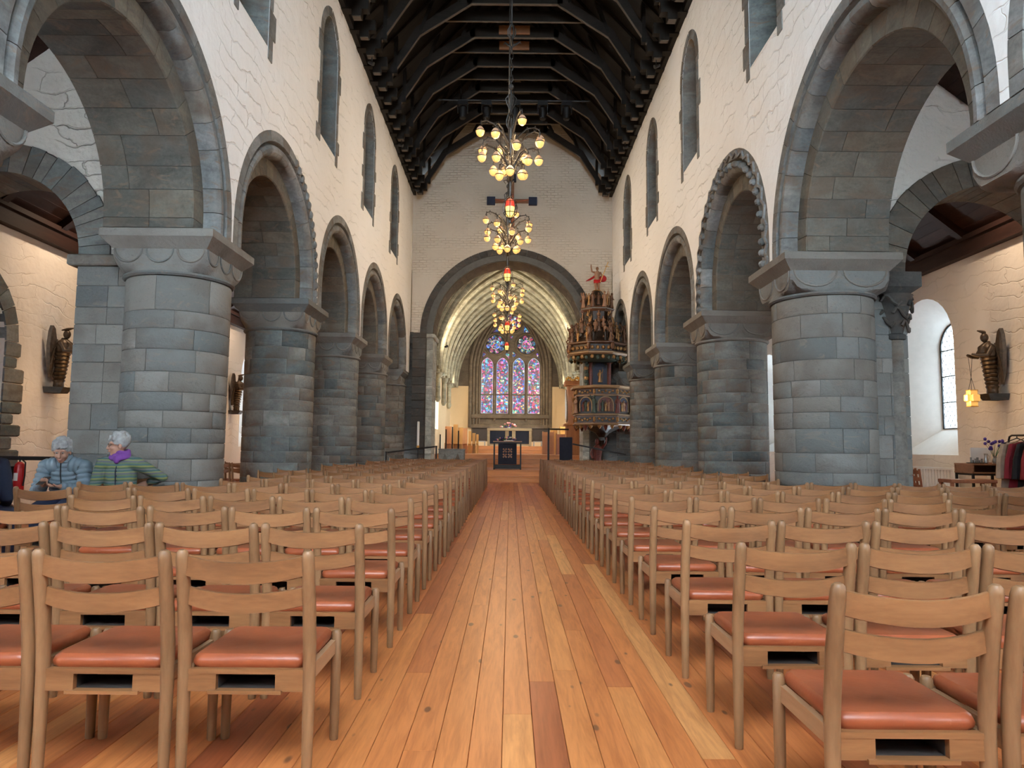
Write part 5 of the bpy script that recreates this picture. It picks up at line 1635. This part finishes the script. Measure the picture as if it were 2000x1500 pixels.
# lamps added on the aisle rafters to brighten the walls round the angels
for k, y in enumerate((11.8, 19.6, 10.38)):
    s = (-1, -1, 1)[k]; yr = -2.4 + 1.42 * round((y + 2.4) / 1.42)
    zr = 4.70 + (7.12 - 4.70) * (XO + .05 - 6.5) / (XO - XB + .1)
    t = thing('wall_lamp', 'small black lamp on an aisle rafter, %s' % ['over the near left angel', 'over the far left angel', 'over the right angel'][k], 'lamp', (s * 6.5, yr, zr - .24), 0, 'aisle rafter lamps')
    MB().lathe([(.05, -.08), (.05, .06)], 10).build('can', M['black'], t, smooth=True)
    MB().box(-.02, .02, -.02, .02, .05, .17).build('bracket', M['black'], t)
    ld = bpy.data.lights.new('wall_wash', 'SPOT'); ld.energy = 42; ld.color = (1, .78, .55); ld.spot_size = radians(120); ld.spot_blend = 1; ld.shadow_soft_size = .1
    lo = bpy.data.objects.new('wall_wash', ld); C.objects.link(lo); lo.parent = t; lo.location = (0, 0, -.1)
    lo.rotation_euler = Vector((s * 1.0, 0, -1.6)).to_track_quat('-Z', 'Y').to_euler()

# red door in its rough stone surround, left aisle
dr = struct(link('door_1', None))
MB().prism([(8.96, 0), (10.84, 0), (10.84, 2.75)] + arc(9.9, 2.75, .94, 0, pi, 14)[1:], lambda a, b, d: (-(XO + d), a, b), .22, .28).build('door_leaf', M['doorred'], dr)
pts = [(-(XO + .2), a, b) for a, b in [(10.82, 0), (10.82, 2.75)] + arc(9.9, 2.75, .92, 0, pi, 14)[1:] + [(8.98, 0)]]
MB().tube(pts, .05, 6).build('door_frame', M['doorred'], dr)
rnd = random.Random(31)
z = 0
while z < 2.75:
    z1 = min(2.75, z + rnd.uniform(.16, .34)); w = rnd.choice((.26, .34, .44))
    for ya, yb in ((10.85, 10.85 + w), (8.95 - w, 8.95)):
        MB().cbox(-XO - .2, -XO + .03, ya + .004, yb - .004, z + .004, z1 - .004, .02).build('surround_stone', M['stone'], dr)
    z = z1
for k in range(13):
    t0 = pi * k / 13; t1 = pi * (k + 1) / 13
    pts = [(9.9 + r * cos(t), 2.75 + r * sin(t)) for r, t in ((.95, t0 + .008), (.95, t1 - .008), (1.22, t1 - .008), (1.22, t0 + .008))]
    MB().prism(pts, lambda a, b, d: (-d, a, b), XO - .03, XO + .2).build('surround_stone', M['stone'], dr)

fe = thing('fire_extinguisher', 'red fire extinguisher on the left aisle wall by the door', 'extinguisher', (-7.62, 11.12, .42))
MB().lathe([(.0, 0), (.07, .0), (.075, .02), (.075, .38), (.06, .44), (.025, .47)], 16).build('cylinder', M['redpaint'], fe, smooth=True)
MB().tube([(0, 0, .46), (.0, 0, .5), (.05, 0, .53), (-.02, 0, .55)], .014, 6).build('valve', M['black'], fe, smooth=True)
MB().tube([(.04, -.0, .5), (.1, -.02, .46), (.1, -.02, .25), (.085, -.02, .1)], .012, 6).build('hose', M['black'], fe, smooth=True)
MB().lathe([(.0765, .18), (.0765, .3)], 8, a0=-2.2, a1=-1.2, cap=False).build('label_sticker', M['white'], fe)
MB().box(-.12, -.06, -.05, .05, .2, .4).build('wall_bracket', M['black'], fe)
stanchion((-7.3, 10.1, 0), 'black barrier post by the red door', 1.02)
stanchion((-5.95, 9.95, 0), 'black barrier post behind the visitor in the blue jacket', 1.02)
b4 = MB().bar((-7.26, 10.09, .97), (-5.99, 9.955, .97), .01, .055).build('barrier_belt', M['black'])
tag(b4, 'wide black belt across the left aisle behind the visitors', 'barrier belt', 'barrier belts')

# ---- right aisle
def spindle_chair(loc, rz, label):
    t = thing('ladder_chair', label, 'chair', loc, rz, 'reddish chairs in the right aisle')
    for s in (-1, 1):
        MB().tube([(s * .2, -.18, 0), (s * .2, -.19, .45), (s * .2, -.27, .9)], .018, 8).build('rear_leg', M['red_wood'], t, smooth=True)
        MB().tube([(s * .2, .2, 0), (s * .2, .2, .44)], .018, 8).build('front_leg', M['red_wood'], t, smooth=True)
        MB().box(*sorted((s * .19, s * .21)), -.18, .2, .36, .41).build('side_rail', M['red_wood'], t)
    for z in (.62, .74, .85): MB().bar((-.2, -.20 - .07 * (z - .45) / .45, z), (.2, -.20 - .07 * (z - .45) / .45, z), .018, .06).build('back_slat', M['red_wood'], t)
    for k in range(7): MB().bar((-.18 + .06 * k, -.2, .44), (-.18 + .06 * k, -.23, .62), .012, .012).build('spindle', M['red_wood'], t)
    MB().cbox(-.2, .2, -.18, .21, .42, .45, .006).build('seat', M['red_wood'], t)
for k in range(3): spindle_chair((6.70 + .28 * k, 11.75 + .60 * k, 0), radians(-62), 'reddish ladder-back chair by the right radiator, %s from the column' % ORD[2 - k])

rd = thing('radiator', 'white ribbed radiator under the right aisle window', 'radiator', (7.66, 13.0, 0))
for k in range(16): MB().cbox(-.05, .05, -.72 + .09 * k, -.72 + .09 * k + .07, .2, .88, .012).build('fin', M['white'], rd)
MB().box(-.06, .06, -.73, .70, .86, .9).build('top_grille', M['white'], rd)
for y in (-.6, .6): MB().box(-.03, .03, y - .02, y + .02, 0, .22).build('foot', M['white'], rd)

tb = thing('side_table', 'brown console table with open shelf on black legs at the right wall', 'table', (7.28, 11.0, 0))
MB().box(-.3, .3, -.22, .22, .985, 1.01).build('table_top', M['table_wood'], tb)
MB().box(-.3, .3, -.22, .22, .86, .88).build('shelf', M['table_wood'], tb)
for x in (-.29, .28): MB().box(x, x + .015, -.22, .22, .88, .985).build('side_panel', M['table_wood'], tb)
MB().box(-.3, .3, .2, .215, .88, .985).build('back_panel', M['table_wood'], tb)
for sx in (-1, 1):
    for sy in (-1, 1): MB().box(sx * .28 - .015, sx * .28 + .015, sy * .2 - .015, sy * .2 + .015, 0, .86).build('leg', M['black'], tb)
MB().box(-.28, .28, -.21, .21, .83, .86).build('apron', M['black'], tb)
tr = thing('serving_tray', 'dark tray of small glasses on the console table', 'tray', (7.17, 10.95, 1.01))
MB().lathe([(.14, 0), (.15, .012), (.14, .012), (.13, .004)], 18).build('tray_plate', M['iron'], tr, smooth=True)
for k in range(9):
    g = thing('small_glass', 'small %s glass on the dark tray, %s from the column end, %s row' % (['short', 'medium', 'tall'][k % 3], ORD[k % 5], ['near', 'far'][k // 5]), 'glass', (7.07 + .035 * (k % 5) + .01 * (k // 5), 10.9 + .06 * (k // 5), 1.016), 0, 'glasses on the tray')
    MB().lathe([(.012, 0), (.014, .045 + .02 * (k % 3)), (.0125, .045 + .02 * (k % 3)), (.0105, .006)], 8).build('cup', M['grey_metal'], g, smooth=True)
    MB().lathe([(.0145, .04), (.0148, .043), (.0145, .046)], 8, cap=False).build('rim', M['silver'], g, smooth=True)
jg = thing('metal_jug', 'slim metal jug on the console table', 'jug', (7.29, 10.92, 1.01))
MB().lathe([(.03, 0), (.034, .05), (.022, .11), (.028, .15)], 12).build('body', M['silver'], jg, smooth=True)
MB().tube([(.028, 0, .13), (.055, 0, .1), (.034, 0, .05)], .005, 5).build('handle', M['silver'], jg, smooth=True)
vz = thing('flower_vase', 'glass vase of dark blue flowers on the console table', 'vase', (7.43, 10.93, 1.01))
MB().lathe([(.03, 0), (.04, .03), (.03, .07), (.02, .09), (.026, .11)], 12).build('glass_body', M['grey_metal'], vz, smooth=True)
rnd = random.Random(2)
for k in range(16):
    a = rnd.uniform(0, 6.28); r = rnd.uniform(.03, .15); z = .22 + rnd.uniform(0, .16)
    MB().tube([(0, 0, .05), (r * .4 * cos(a), r * .3 * sin(a), z * .6), (r * cos(a), r * .6 * sin(a), z)], .003, 4).build('stem', M['leaf'], vz)
    MB().ell((r * cos(a), r * .6 * sin(a), z), (.024, .024, .026), 7, 5).build('blossom', M['petal_purple'], vz, smooth=True)
pb = thing('white_board', 'white picture board leaning at the back of the console table', 'board', (7.36, 11.15, 1.01))
MB().box(-.16, .16, -.008, .008, 0, .24).build('board', M['white'], pb)
MB().box(-.165, .165, -.012, -.006, 0, .012).build('lower_edge', M['oak_x'], pb)

lb = thing('low_bench', 'low reddish bench frame in front of the console table', 'bench', (6.62, 10.35, 0))
MB().cbox(-.33, .33, -.16, .16, .74, .79, .006).build('seat_board', M['red_wood'], lb)
for sx in (-1, 1):
    for sy in (-1, 1): MB().box(sx * .3 - .02, sx * .3 + .02, sy * .13 - .02, sy * .13 + .02, 0, .74).build('leg', M['red_wood'], lb)

rk = thing('clothes_rack', 'black metal clothes rail at the right edge by the wall', 'clothes rack', (7.3, 9.7, 0))
MB().tube([(0, .72, .02), (0, .72, 1.36), (0, .70, 1.41), (0, .65, 1.43), (0, -.65, 1.43), (0, -.7, 1.41), (0, -.72, 1.36), (0, -.72, .02)], .014, 8).build('rail', M['black'], rk, smooth=True)
for y in (-.72, .72): MB().tube([(-.22, y, .02), (.22, y, .02)], .014, 8).build('foot', M['black'], rk)
for k, (y, mt, ln_, lab) in enumerate(((.55, (.42, .34, .27), .95, 'beige'), (.38, (.20, .012, .025), .80, 'dark red'), (.22, (.012, .014, .02), .98, 'black'), (.06, (.24, .02, .025), .70, 'crimson'), (-.1, (.66, .62, .68), .62, 'pale lilac'), (-.28, (.02, .022, .05), .9, 'navy'))):
    g = thing('hanging_garment', '%s robe on a hanger on the clothes rail' % lab, 'garment', (7.3, 9.7 + y, 1.43), 0, 'robes on the clothes rail')
    MB().tube([(0, 0, .0), (.0, 0, -.04), (-.2, 0, -.12), (.2, 0, -.12), (0, 0, -.04)], .008, 6).build('hanger', M['oak_x'] if k % 2 else M['black'], g)
    cl = MB()
    rings = []
    for z, w, d in ((-.09, .06, .03), (-.13, .2, .04), (-.3, .22, .05), (-.6, .24, .06), (-ln_, .28, .07)):
        rings.append([(w * cos(2 * pi * q / 16) * (1 + .06 * sin(q * 4)), d * sin(2 * pi * q / 16) * (1 + .3 * sin(q * 3 + k)), z) for q in range(16)])
    cl.loft(rings)
    gm = flat('%s_robe_cloth' % lab.replace(' ', '_'), mt, .85)
    cl.build('robe', gm, g, smooth=True, angle=70)
    for s in (-1, 1): MB().tube([(s * .18, 0, -.14), (s * .25, -.02, -.35), (s * .27, -.03, -.62)], [.05, .06, .075], 8).build('sleeve', gm, g, smooth=True)

# small vase of blue flowers standing on a chair seat, left block
v2 = thing('flower_vase', 'little glass vase of bright blue flowers on a chair seat', 'vase', (-2.03, 8.02, .4475))
MB().lathe([(.025, 0), (.035, .02), (.03, .05), (.018, .065), (.022, .08)], 12).build('glass_body', M['silver'], v2, smooth=True)
rnd = random.Random(6)
for k in range(12):
    a = rnd.uniform(0, 6.28); r = rnd.uniform(.02, .09); z = .15 + rnd.uniform(0, .16)
    MB().tube([(0, 0, .03), (r * .4 * cos(a), r * .3 * sin(a), z * .6), (r * cos(a), r * .6 * sin(a), z)], .003, 4).build('stem', M['leaf'], v2)
    MB().ell((r * cos(a), r * .6 * sin(a), z), (.026, .026, .028), 7, 5).build('blossom', M['petal_blue'], v2, smooth=True)

# ================================================================== VISITORS
M['skin'] = flat('skin', (0.44, 0.235, 0.165), 0.5, var=0.08)
M['hair_grey'] = flat('silver_hair', (0.33, 0.33, 0.33), 0.55, var=0.28, nscale=22)
M['hair_brown'] = flat('grey_brown_hair', (0.13, 0.095, 0.065), 0.55, var=0.3, nscale=22)
M['puffer'] = flat('blue_grey_quilted_nylon', (0.155, 0.205, 0.25), 0.40, var=0.15)
M['trousers'] = flat('navy_trousers', (0.02, 0.03, 0.07), 0.85)
M['scarf'] = flat('purple_knit', (0.15, 0.045, 0.24), 0.85)
M['sweater_navy'] = flat('navy_sweater', (0.012, 0.018, 0.04), 0.9)
M['shoe'] = flat('dark_shoe', (0.03, 0.025, 0.02), 0.5)
M['eye'] = flat('eye_white', (0.30, 0.26, 0.24), 0.4)
M['pupil'] = flat('dark_iris', (0.05, 0.04, 0.03), 0.3)
M['lip'] = flat('lips', (0.42, 0.17, 0.15), 0.5)
def stripes():
    m, nt, b = newmat('striped_knit')
    tc = N(nt, 'ShaderNodeTexCoord'); sx = N(nt, 'ShaderNodeSeparateXYZ'); nt.links.new(tc.outputs['Object'], sx.inputs[0])
    wob = noise(nt, tc.outputs['Object'], 5, 2)
    z = mth(nt, 'ADD', mth(nt, 'MULTIPLY', sx.outputs['Z'], 7.5), mth(nt, 'MULTIPLY', wob, .25))
    f = mth(nt, 'FRACT', z)
    r = N(nt, 'ShaderNodeValToRGB'); r.color_ramp.interpolation = 'CONSTANT'
    cols = [(0, (.06, .095, .06)), (.14, (.20, .20, .065)), (.26, (.055, .11, .12)), (.40, (.105, .145, .08)), (.52, (.10, .105, .125)), (.66, (.19, .20, .09)), (.76, (.05, .10, .10)), (.90, (.13, .14, .145))]
    e = r.color_ramp.elements
    while len(e) < len(cols): e.new(.5)
    for i, (p, c) in enumerate(cols): e[i].position = p; e[i].color = (*c, 1)
    nt.links.new(f, r.inputs[0]); nt.links.new(r.outputs[0], b.inputs['Base Color'])
    bump(nt, b, noise(nt, tc.outputs['Object'], 130, 2), .3, .004)
    b.inputs['Roughness'].default_value = .9
    return m
M['stripes'] = stripes()

def hand(mb, wrist, direction, palm_n, curl=.5, size=1.0):
    """palm and five bent fingers; direction = where fingers point, palm_n = out of the palm"""
    d = Vector(direction).normalized(); n = Vector(palm_n); n = (n - d * n.dot(d)).normalized(); s = d.cross(n)
    w = Vector(wrist)
    mb.loft([[w + s * a * size + n * b * size + d * c * size for a, b in ((-x, -.012), (x, -.012), (x, .012), (-x, .012))] for c, x in ((-.01, .024), (.03, .034), (.075, .038), (.09, .036))])
    for k, (off, L) in enumerate(((-.029, .062), (-.010, .072), (.010, .068), (.028, .052))):
        p0 = w + (d * .085 + s * off) * size; a = curl
        p1 = p0 + (d * cos(a) + n * sin(a)) * L * .45 * size
        p2 = p1 + (d * cos(2 * a) + n * sin(2 * a)) * L * .33 * size
        p3 = p2 + (d * cos(2.8 * a) + n * sin(2.8 * a)) * L * .26 * size
        mb.tube([p0 - d * .01, p0, p1, p2, p3], [.009 * size, .009 * size, .0085 * size, .008 * size, .006 * size], 7)
    t0 = w + (d * .025 - s * .030) * size
    t1 = t0 + (d * .6 - s * .7 + n * .3).normalized() * .035 * size
    t2 = t1 + (d * .9 - s * .1 + n * .5).normalized() * .03 * size
    mb.tube([t0 - (d * .6 - s * .7) * .01, t0, t1, t2], [.011 * size, .011 * size, .0095 * size, .007 * size], 7)

def person(loc, rz, label, J, head_yaw=0.0, head_pitch=0.0, hair='hair_grey', bob=False):
    """J: joints in local metres, the person faces -Y. Body is one remeshed surface; clothing and hair are children"""
    b = MB()
    P = {k: Vector(v) for k, v in J.items()}
    b.tube([P['hip'] - Vector((0, 0, .06)), P['hip'], P['waist'], P['chest'], P['shoulder'], P['neck']], [.13, .155, .13, .145, .10, .052], 14, .72)
    b.tube([P['neck'] - Vector((0, 0, .03)), P['neck'], P['head'] - Vector((0, 0, .04))], [.055, .05, .05], 10)
    for s in ('l', 'r'):
        b.tube([P['shoulder'].lerp(P['sh_' + s], .4), P['sh_' + s], P['sh_' + s].lerp(P['el_' + s], .5), P['el_' + s], P['el_' + s].lerp(P['wr_' + s], .5), P['wr_' + s]], [.06, .056, .046, .038, .036, .026], 10)
        kn = P['kn_' + s]; an = P['an_' + s]
        sd = -1 if s == 'r' else 1
        b.tube([P['hip'] + Vector((sd * .08, -.02, -.03)), P['hip'].lerp(kn, .5) + Vector((sd * .05, 0, 0)), kn, kn.lerp(an, .4), an], [.10, .085, .06, .058, .036], 10)
        b.tube([an + Vector((0, .03, -.03)), an + Vector((0, -.06, -.045)), an + Vector((0, -.15, -.055))], [.035, .036, .024], 8)
        hand(b, P['wr_' + s], P['wr_' + s] - P['el_' + s] if ('hd_' + s) not in P else P['hd_' + s], P.get('pn_' + s, Vector((0, 0, 1))), .55)
    Rm = Matrix.Rotation(head_yaw, 3, 'Z') @ Matrix.Rotation(head_pitch, 3, 'X')
    H = P['head']
    def hp(x, y, z): return H + Rm @ Vector((x, y, z))
    b.ell(H + Rm @ Vector((0, .012, .03)), (.074, .092, .09), 16, 12, Rm)       # skull
    b.ell(hp(0, -.018, -.035), (.060, .066, .078), 14, 10, Rm)                  # face and jaw
    b.ell(hp(0, -.055, -.093), (.028, .024, .020), 10, 8, Rm)                   # chin
    b.tube([hp(0, -.082, .015), hp(0, -.098, -.012), hp(0, -.106, -.030), hp(0, -.086, -.038)], [.010, .012, .016, .012], 8)
    for s in (-1, 1):
        b.ell(hp(s * .036, -.062, -.03), (.024, .022, .022), 8, 6, Rm)          # cheeks
        b.ell(hp(s * .03, -.076, .028), (.024, .012, .009), 8, 6, Rm)           # brows
        b.ell(hp(s * .077, .01, -.01), (.010, .020, .032), 8, 6, Rm)            # ears
    b.ell(hp(0, -.083, -.064), (.024, .012, .009), 8, 6, Rm)
    o = b.build('person', M['skin'], None, loc, rz)
    remesh(o, .0075, 3)
    tag(o, label, 'person')
    for s in (-1, 1):
        e = MB().ell(hp(s * .029, -.076, .008), (.0125, .008, .0085), 8, 6, Rm).build('eye', M['eye'], o, smooth=True)
        MB().ell(hp(s * .029, -.083, .007), (.006, .004, .006), 8, 6, Rm).build('iris', M['pupil'], e, smooth=True)
    MB().ell(hp(0, -.094, -.064), (.021, .006, .006), 8, 6, Rm).build('lips', M['lip'], o, smooth=True)
    # hair: thick cap with tufts, open at the face
    h = MB(); rnd = random.Random(len(label))
    h.ell(hp(0, .022, .048), (.088, .098, .092), 16, 12, Rm)
    for k in range(46):
        a = rnd.uniform(0, 2 * pi); el = rnd.uniform(-.2, 1.3)
        v = Vector((cos(a) * cos(el), sin(a) * cos(el), sin(el)))
        front = v.y < -.35
        base = Vector((v.x * .084, v.y * .092 + .02, v.z * .09 + .045))
        if front and el < .45: base.z = .085
        tip = base + Vector((v.x * .014, v.y * .012 - (.012 if front else 0), -.045 if not front else -.03))
        h.tube([H + Rm @ (base + Vector((0, 0, .03))), H + Rm @ base, H + Rm @ tip], [.02, .022, .008], 6)
    if bob:
        for k in range(16):
            a = radians(-20 + 220 * k / 15)
            p = Vector((cos(a) * .085, sin(a) * .092 + .015, .03))
            h.tube([H + Rm @ p, H + Rm @ (p + Vector((0, 0, -.07))), H + Rm @ (p * .9 + Vector((0, 0, -.125)))], [.025, .027, .014], 6)
    ho = h.build('hair', M[hair], o)
    remesh(ho, .007, 2)
    # trousers and shoes
    tr = MB()
    for s in ('l', 'r'):
        kn = P['kn_' + s]; an = P['an_' + s]; sd = -1 if s == 'r' else 1
        tr.tube([P['hip'] + Vector((sd * .07, .04, -.02)), P['hip'] + Vector((sd * .08, -.02, -.02)), P['hip'].lerp(kn, .5) + Vector((sd * .05, 0, .0)), kn, kn.lerp(an, .4), an + Vector((0, 0, .05))], [.13, .125, .102, .078, .074, .066], 12)
        MB().loft([[an + Vector((x, y, z)) for x, y, z in ((-.042, .06, -.085), (.042, .06, -.085), (.05, -.1, -.085), (.03, -.19, -.085), (-.03, -.19, -.085), (-.05, -.1, -.085))],
                   [an + Vector((x, y, z)) for x, y, z in ((-.04, .05, .0), (.04, .05, .0), (.04, -.08, -.02), (.02, -.17, -.05), (-.02, -.17, -.05), (-.04, -.08, -.02))]]).build('shoe', M['shoe'], o)
    tr.tube([P['hip'] - Vector((0, 0, .04)), P['hip'] + Vector((0, 0, .06))], [.16, .165], 14, .8)
    t = tr.build('trousers', M['trousers'], o); remesh(t, .012, 3)
    return o, P, H, Rm

def sleeve_pts(P, s): return [P['shoulder'].lerp(P['sh_' + s], .3), P['sh_' + s], P['sh_' + s].lerp(P['el_' + s], .33), P['sh_' + s].lerp(P['el_' + s], .66), P['el_' + s], P['el_' + s].lerp(P['wr_' + s], .5), P['wr_' + s].lerp(P['el_' + s], .06)]

def dense(pts, n):
    pts = [Vector(p) for p in pts]; out = []
    seg = [(pts[i + 1] - pts[i]).length for i in range(len(pts) - 1)]; tot = sum(seg)
    for k in range(n + 1):
        d = tot * k / n; i = 0
        while i < len(seg) - 1 and d > seg[i]: d -= seg[i]; i += 1
        out.append(pts[i].lerp(pts[i + 1], min(1, d / seg[i])))
    return out

def interp(vals, n):
    out = []
    for k in range(n + 1):
        t = (len(vals) - 1) * k / n; i = min(int(t), len(vals) - 2); out.append(vals[i] + (vals[i + 1] - vals[i]) * (t - i))
    return out

def visitor_chair(x, y, rz, label): place_chair(x, y, rz, label, 'chairs turned round by the visitors', True)

SZ = .455
# ---- visitor in the blue quilted jacket, bent over a phone
J = dict(hip=(0, .08, SZ + .10), waist=(0, .06, SZ + .22), chest=(0, -.0, SZ + .38), shoulder=(0, -.05, SZ + .50), neck=(0, -.09, SZ + .565), head=(0, -.145, SZ + .645),
         sh_l=(.185, -.05, SZ + .48), el_l=(.235, -.10, SZ + .22), wr_l=(.06, -.30, SZ + .28), sh_r=(-.185, -.05, SZ + .48), el_r=(-.235, -.12, SZ + .22), wr_r=(-.08, -.32, SZ + .30),
         kn_l=(.12, -.36, SZ + .05), kn_r=(-.12, -.36, SZ + .05), an_l=(.12, -.30, .09), an_r=(-.12, -.27, .09),
         hd_l=(-.8, -.5, .1), hd_r=(.3, -.9, .25), pn_l=(0, 0, 1), pn_r=(.4, .3, .9))
o, P, H, Rm = person((-4.86, 7.86, 0), radians(8), 'seated person with short silver hair in a blue quilted jacket, looking at a phone', J, 0.12, radians(18))
jk = MB()
n = 54
bp = dense([P['hip'] - Vector((0, 0, .08)), P['hip'], P['waist'], P['chest'], P['shoulder'], P['neck'] - Vector((0, .0, .01))], n)
br = interp([.175, .19, .18, .185, .15, .075], n)
jk.tube(bp, [r - .004 + .015 * abs(sin(pi * k * 11 / n)) for k, r in enumerate(br)], 18, .78)
for s in ('l', 'r'):
    sp = dense(sleeve_pts(P, s), 54); sr = interp([.10, .092, .08, .075, .070, .062, .045], 54)
    jk.tube(sp, [r - .010 + .014 * abs(sin(pi * k * 12 / 54)) for k, r in enumerate(sr)], 12)
jk.tube([P['neck'] + Vector((0, .02, -.03)), P['neck'] + Vector((0, .015, .02)), P['neck'] + Vector((0, .005, .045))], [.085, .08, .074], 14)
jo = jk.build('quilted_jacket', M['puffer'], o, smooth=True, angle=70)
MB().tube([P['neck'] + Vector((0, -.075, .01)), P['chest'] + Vector((0, -.155, .02)), P['waist'] + Vector((0, -.16, 0))], .006, 5).build('zip', M['black'], jo)
ph = thing('mobile_phone', 'dark mobile phone held by the visitor in blue', 'phone', (0, 0, 0))
pw = o.matrix_basis @ (P['wr_r'] + Vector((.03, -.075, .038)))
m_ = MB(); m_.cbox(-.038, .038, -.075, .075, 0, .009, .003)
q = Matrix.Rotation(radians(30), 3, 'X'); m_.v = [tuple(q @ Vector(p)) for p in m_.v]
ph.location = pw
m_.build('phone_body', M['carved_brown'], ph)
sm = MB(); sm.box(-.034, .034, -.07, .07, .009, .0098); sm.v = [tuple(q @ Vector(p)) for p in sm.v]; sm.build('screen', M['slot'], ph)
visitor_chair(-4.86, 8.14, pi + radians(8), 'pale oak chair turned round, under the visitor in blue')

# ---- visitor in the striped cardigan, head turned, elbow out over the chair back
J = dict(hip=(0, .08, SZ + .10), waist=(0, .08, SZ + .24), chest=(0, .06, SZ + .41), shoulder=(0, .05, SZ + .54), neck=(0, .035, SZ + .61), head=(-.015, .0, SZ + .715),
         sh_l=(.185, .05, SZ + .51), el_l=(.40, .20, SZ + .36), wr_l=(.20, .30, SZ + .30), sh_r=(-.185, .03, SZ + .51), el_r=(-.24, -.02, SZ + .22), wr_r=(-.18, -.24, SZ + .13),
         kn_l=(.12, -.36, SZ + .05), kn_r=(-.12, -.36, SZ + .05), an_l=(.12, -.34, .09), an_r=(-.12, -.38, .09), hd_l=(-.8, .1, -.4), pn_l=(0, -1, 0), pn_r=(0, 0, -1))
o, P, H, Rm = person((-4.27, 7.80, 0), radians(6), 'seated person with grey hair and glasses in a green striped cardigan and purple scarf', J, radians(-62), radians(2))
cg = MB()
cg.tube([P['hip'] - Vector((0, 0, .10)), P['hip'], P['waist'], P['chest'], P['shoulder'], P['neck'] - Vector((0, 0, .03))], [.185, .19, .165, .172, .135, .07], 18, .74)
for s in ('l', 'r'): cg.tube(sleeve_pts(P, s), [.085, .078, .066, .06, .056, .05, .038], 12)
co = cg.build('striped_cardigan', M['stripes'], o); remesh(co, .011, 4)
MB().tube([P['neck'] + Vector((0, -.05, -.05)), P['chest'] + Vector((0, -.132, .03)), P['waist'] + Vector((0, -.128, 0)), P['hip'] + Vector((0, -.146, 0))], .006, 5).build('button_edge', M['navy'], co)
for k in range(6): MB().ell(P['chest'].lerp(P['hip'], k / 6) + Vector((.012, -.140, .03)), (.008, .004, .008), 6, 5).build('button', M['navy'], co)
sc = MB()
for k in range(3): sc.tube([P['neck'] + Vector((.078 * cos(a) * (1 + .12 * k), .07 * sin(a) - .004 * k, .035 - .034 * k + .01 * sin(a * 2 + k))) for a in [2 * pi * q / 14 for q in range(15)]], .024, 8)
sc.tube([P['neck'] + Vector((0, -.07, -.02)), P['neck'] + Vector((.0, -.10, -.09))], [.05, .02], 8)
so = sc.build('purple_scarf', M['scarf'], o); remesh(so, .009, 3)
gl = MB()
def hp(x, y, z): return H + Rm @ Vector((x, y, z))
for s in (-1, 1):
    gl.tube([hp(s * .031 + .023 * cos(a), -.093, .006 + .018 * sin(a)) for a in [2 * pi * q / 12 for q in range(13)]], .0025, 5)
    gl.tube([hp(s * .054, -.093, .01), hp(s * .078, -.05, .012), hp(s * .08, .005, .005)], .0025, 5)
gl.tube([hp(-.008, -.096, .01), hp(.008, -.096, .01)], .0025, 5)
gl.build('glasses', M['carved_brown'], o)
visitor_chair(-4.27, 8.06, pi + radians(6), 'pale oak chair turned round, under the visitor in stripes')

# ---- visitor at the left edge, back turned, dark navy sweater
J = dict(hip=(0, .08, SZ + .10), waist=(0, .08, SZ + .24), chest=(0, .06, SZ + .42), shoulder=(0, .05, SZ + .55), neck=(0, .03, SZ + .62), head=(0, -.0, SZ + .715),
         sh_l=(.19, .05, SZ + .52), el_l=(.24, .03, SZ + .24), wr_l=(.14, -.2, SZ + .16), sh_r=(-.19, .05, SZ + .52), el_r=(-.24, .03, SZ + .24), wr_r=(-.14, -.2, SZ + .16),
         kn_l=(.12, -.36, SZ + .05), kn_r=(-.12, -.36, SZ + .05), an_l=(.12, -.36, .09), an_r=(-.12, -.36, .09), pn_l=(0, 0, -1), pn_r=(0, 0, -1))
o, P, H, Rm = person((-4.84, 6.55, 0), radians(190), 'seated person with bobbed brown hair in a dark navy sweater at the left edge', J, radians(-10), 0, 'hair_brown', True)
cg = MB()
cg.tube([P['hip'] - Vector((0, 0, .10)), P['hip'], P['waist'], P['chest'], P['shoulder'], P['neck'] - Vector((0, 0, .0))], [.185, .19, .168, .175, .14, .07], 18, .76)
for s in ('l', 'r'): cg.tube(sleeve_pts(P, s), [.09, .085, .072, .064, .058, .05, .038], 12)
co = cg.build('navy_sweater', M['sweater_navy'], o); remesh(co, .012, 4)
place_chair(-4.84, 6.55 - .27, radians(10), 'pale oak chair under the visitor in the navy sweater', 'chairs turned round by the visitors', True)
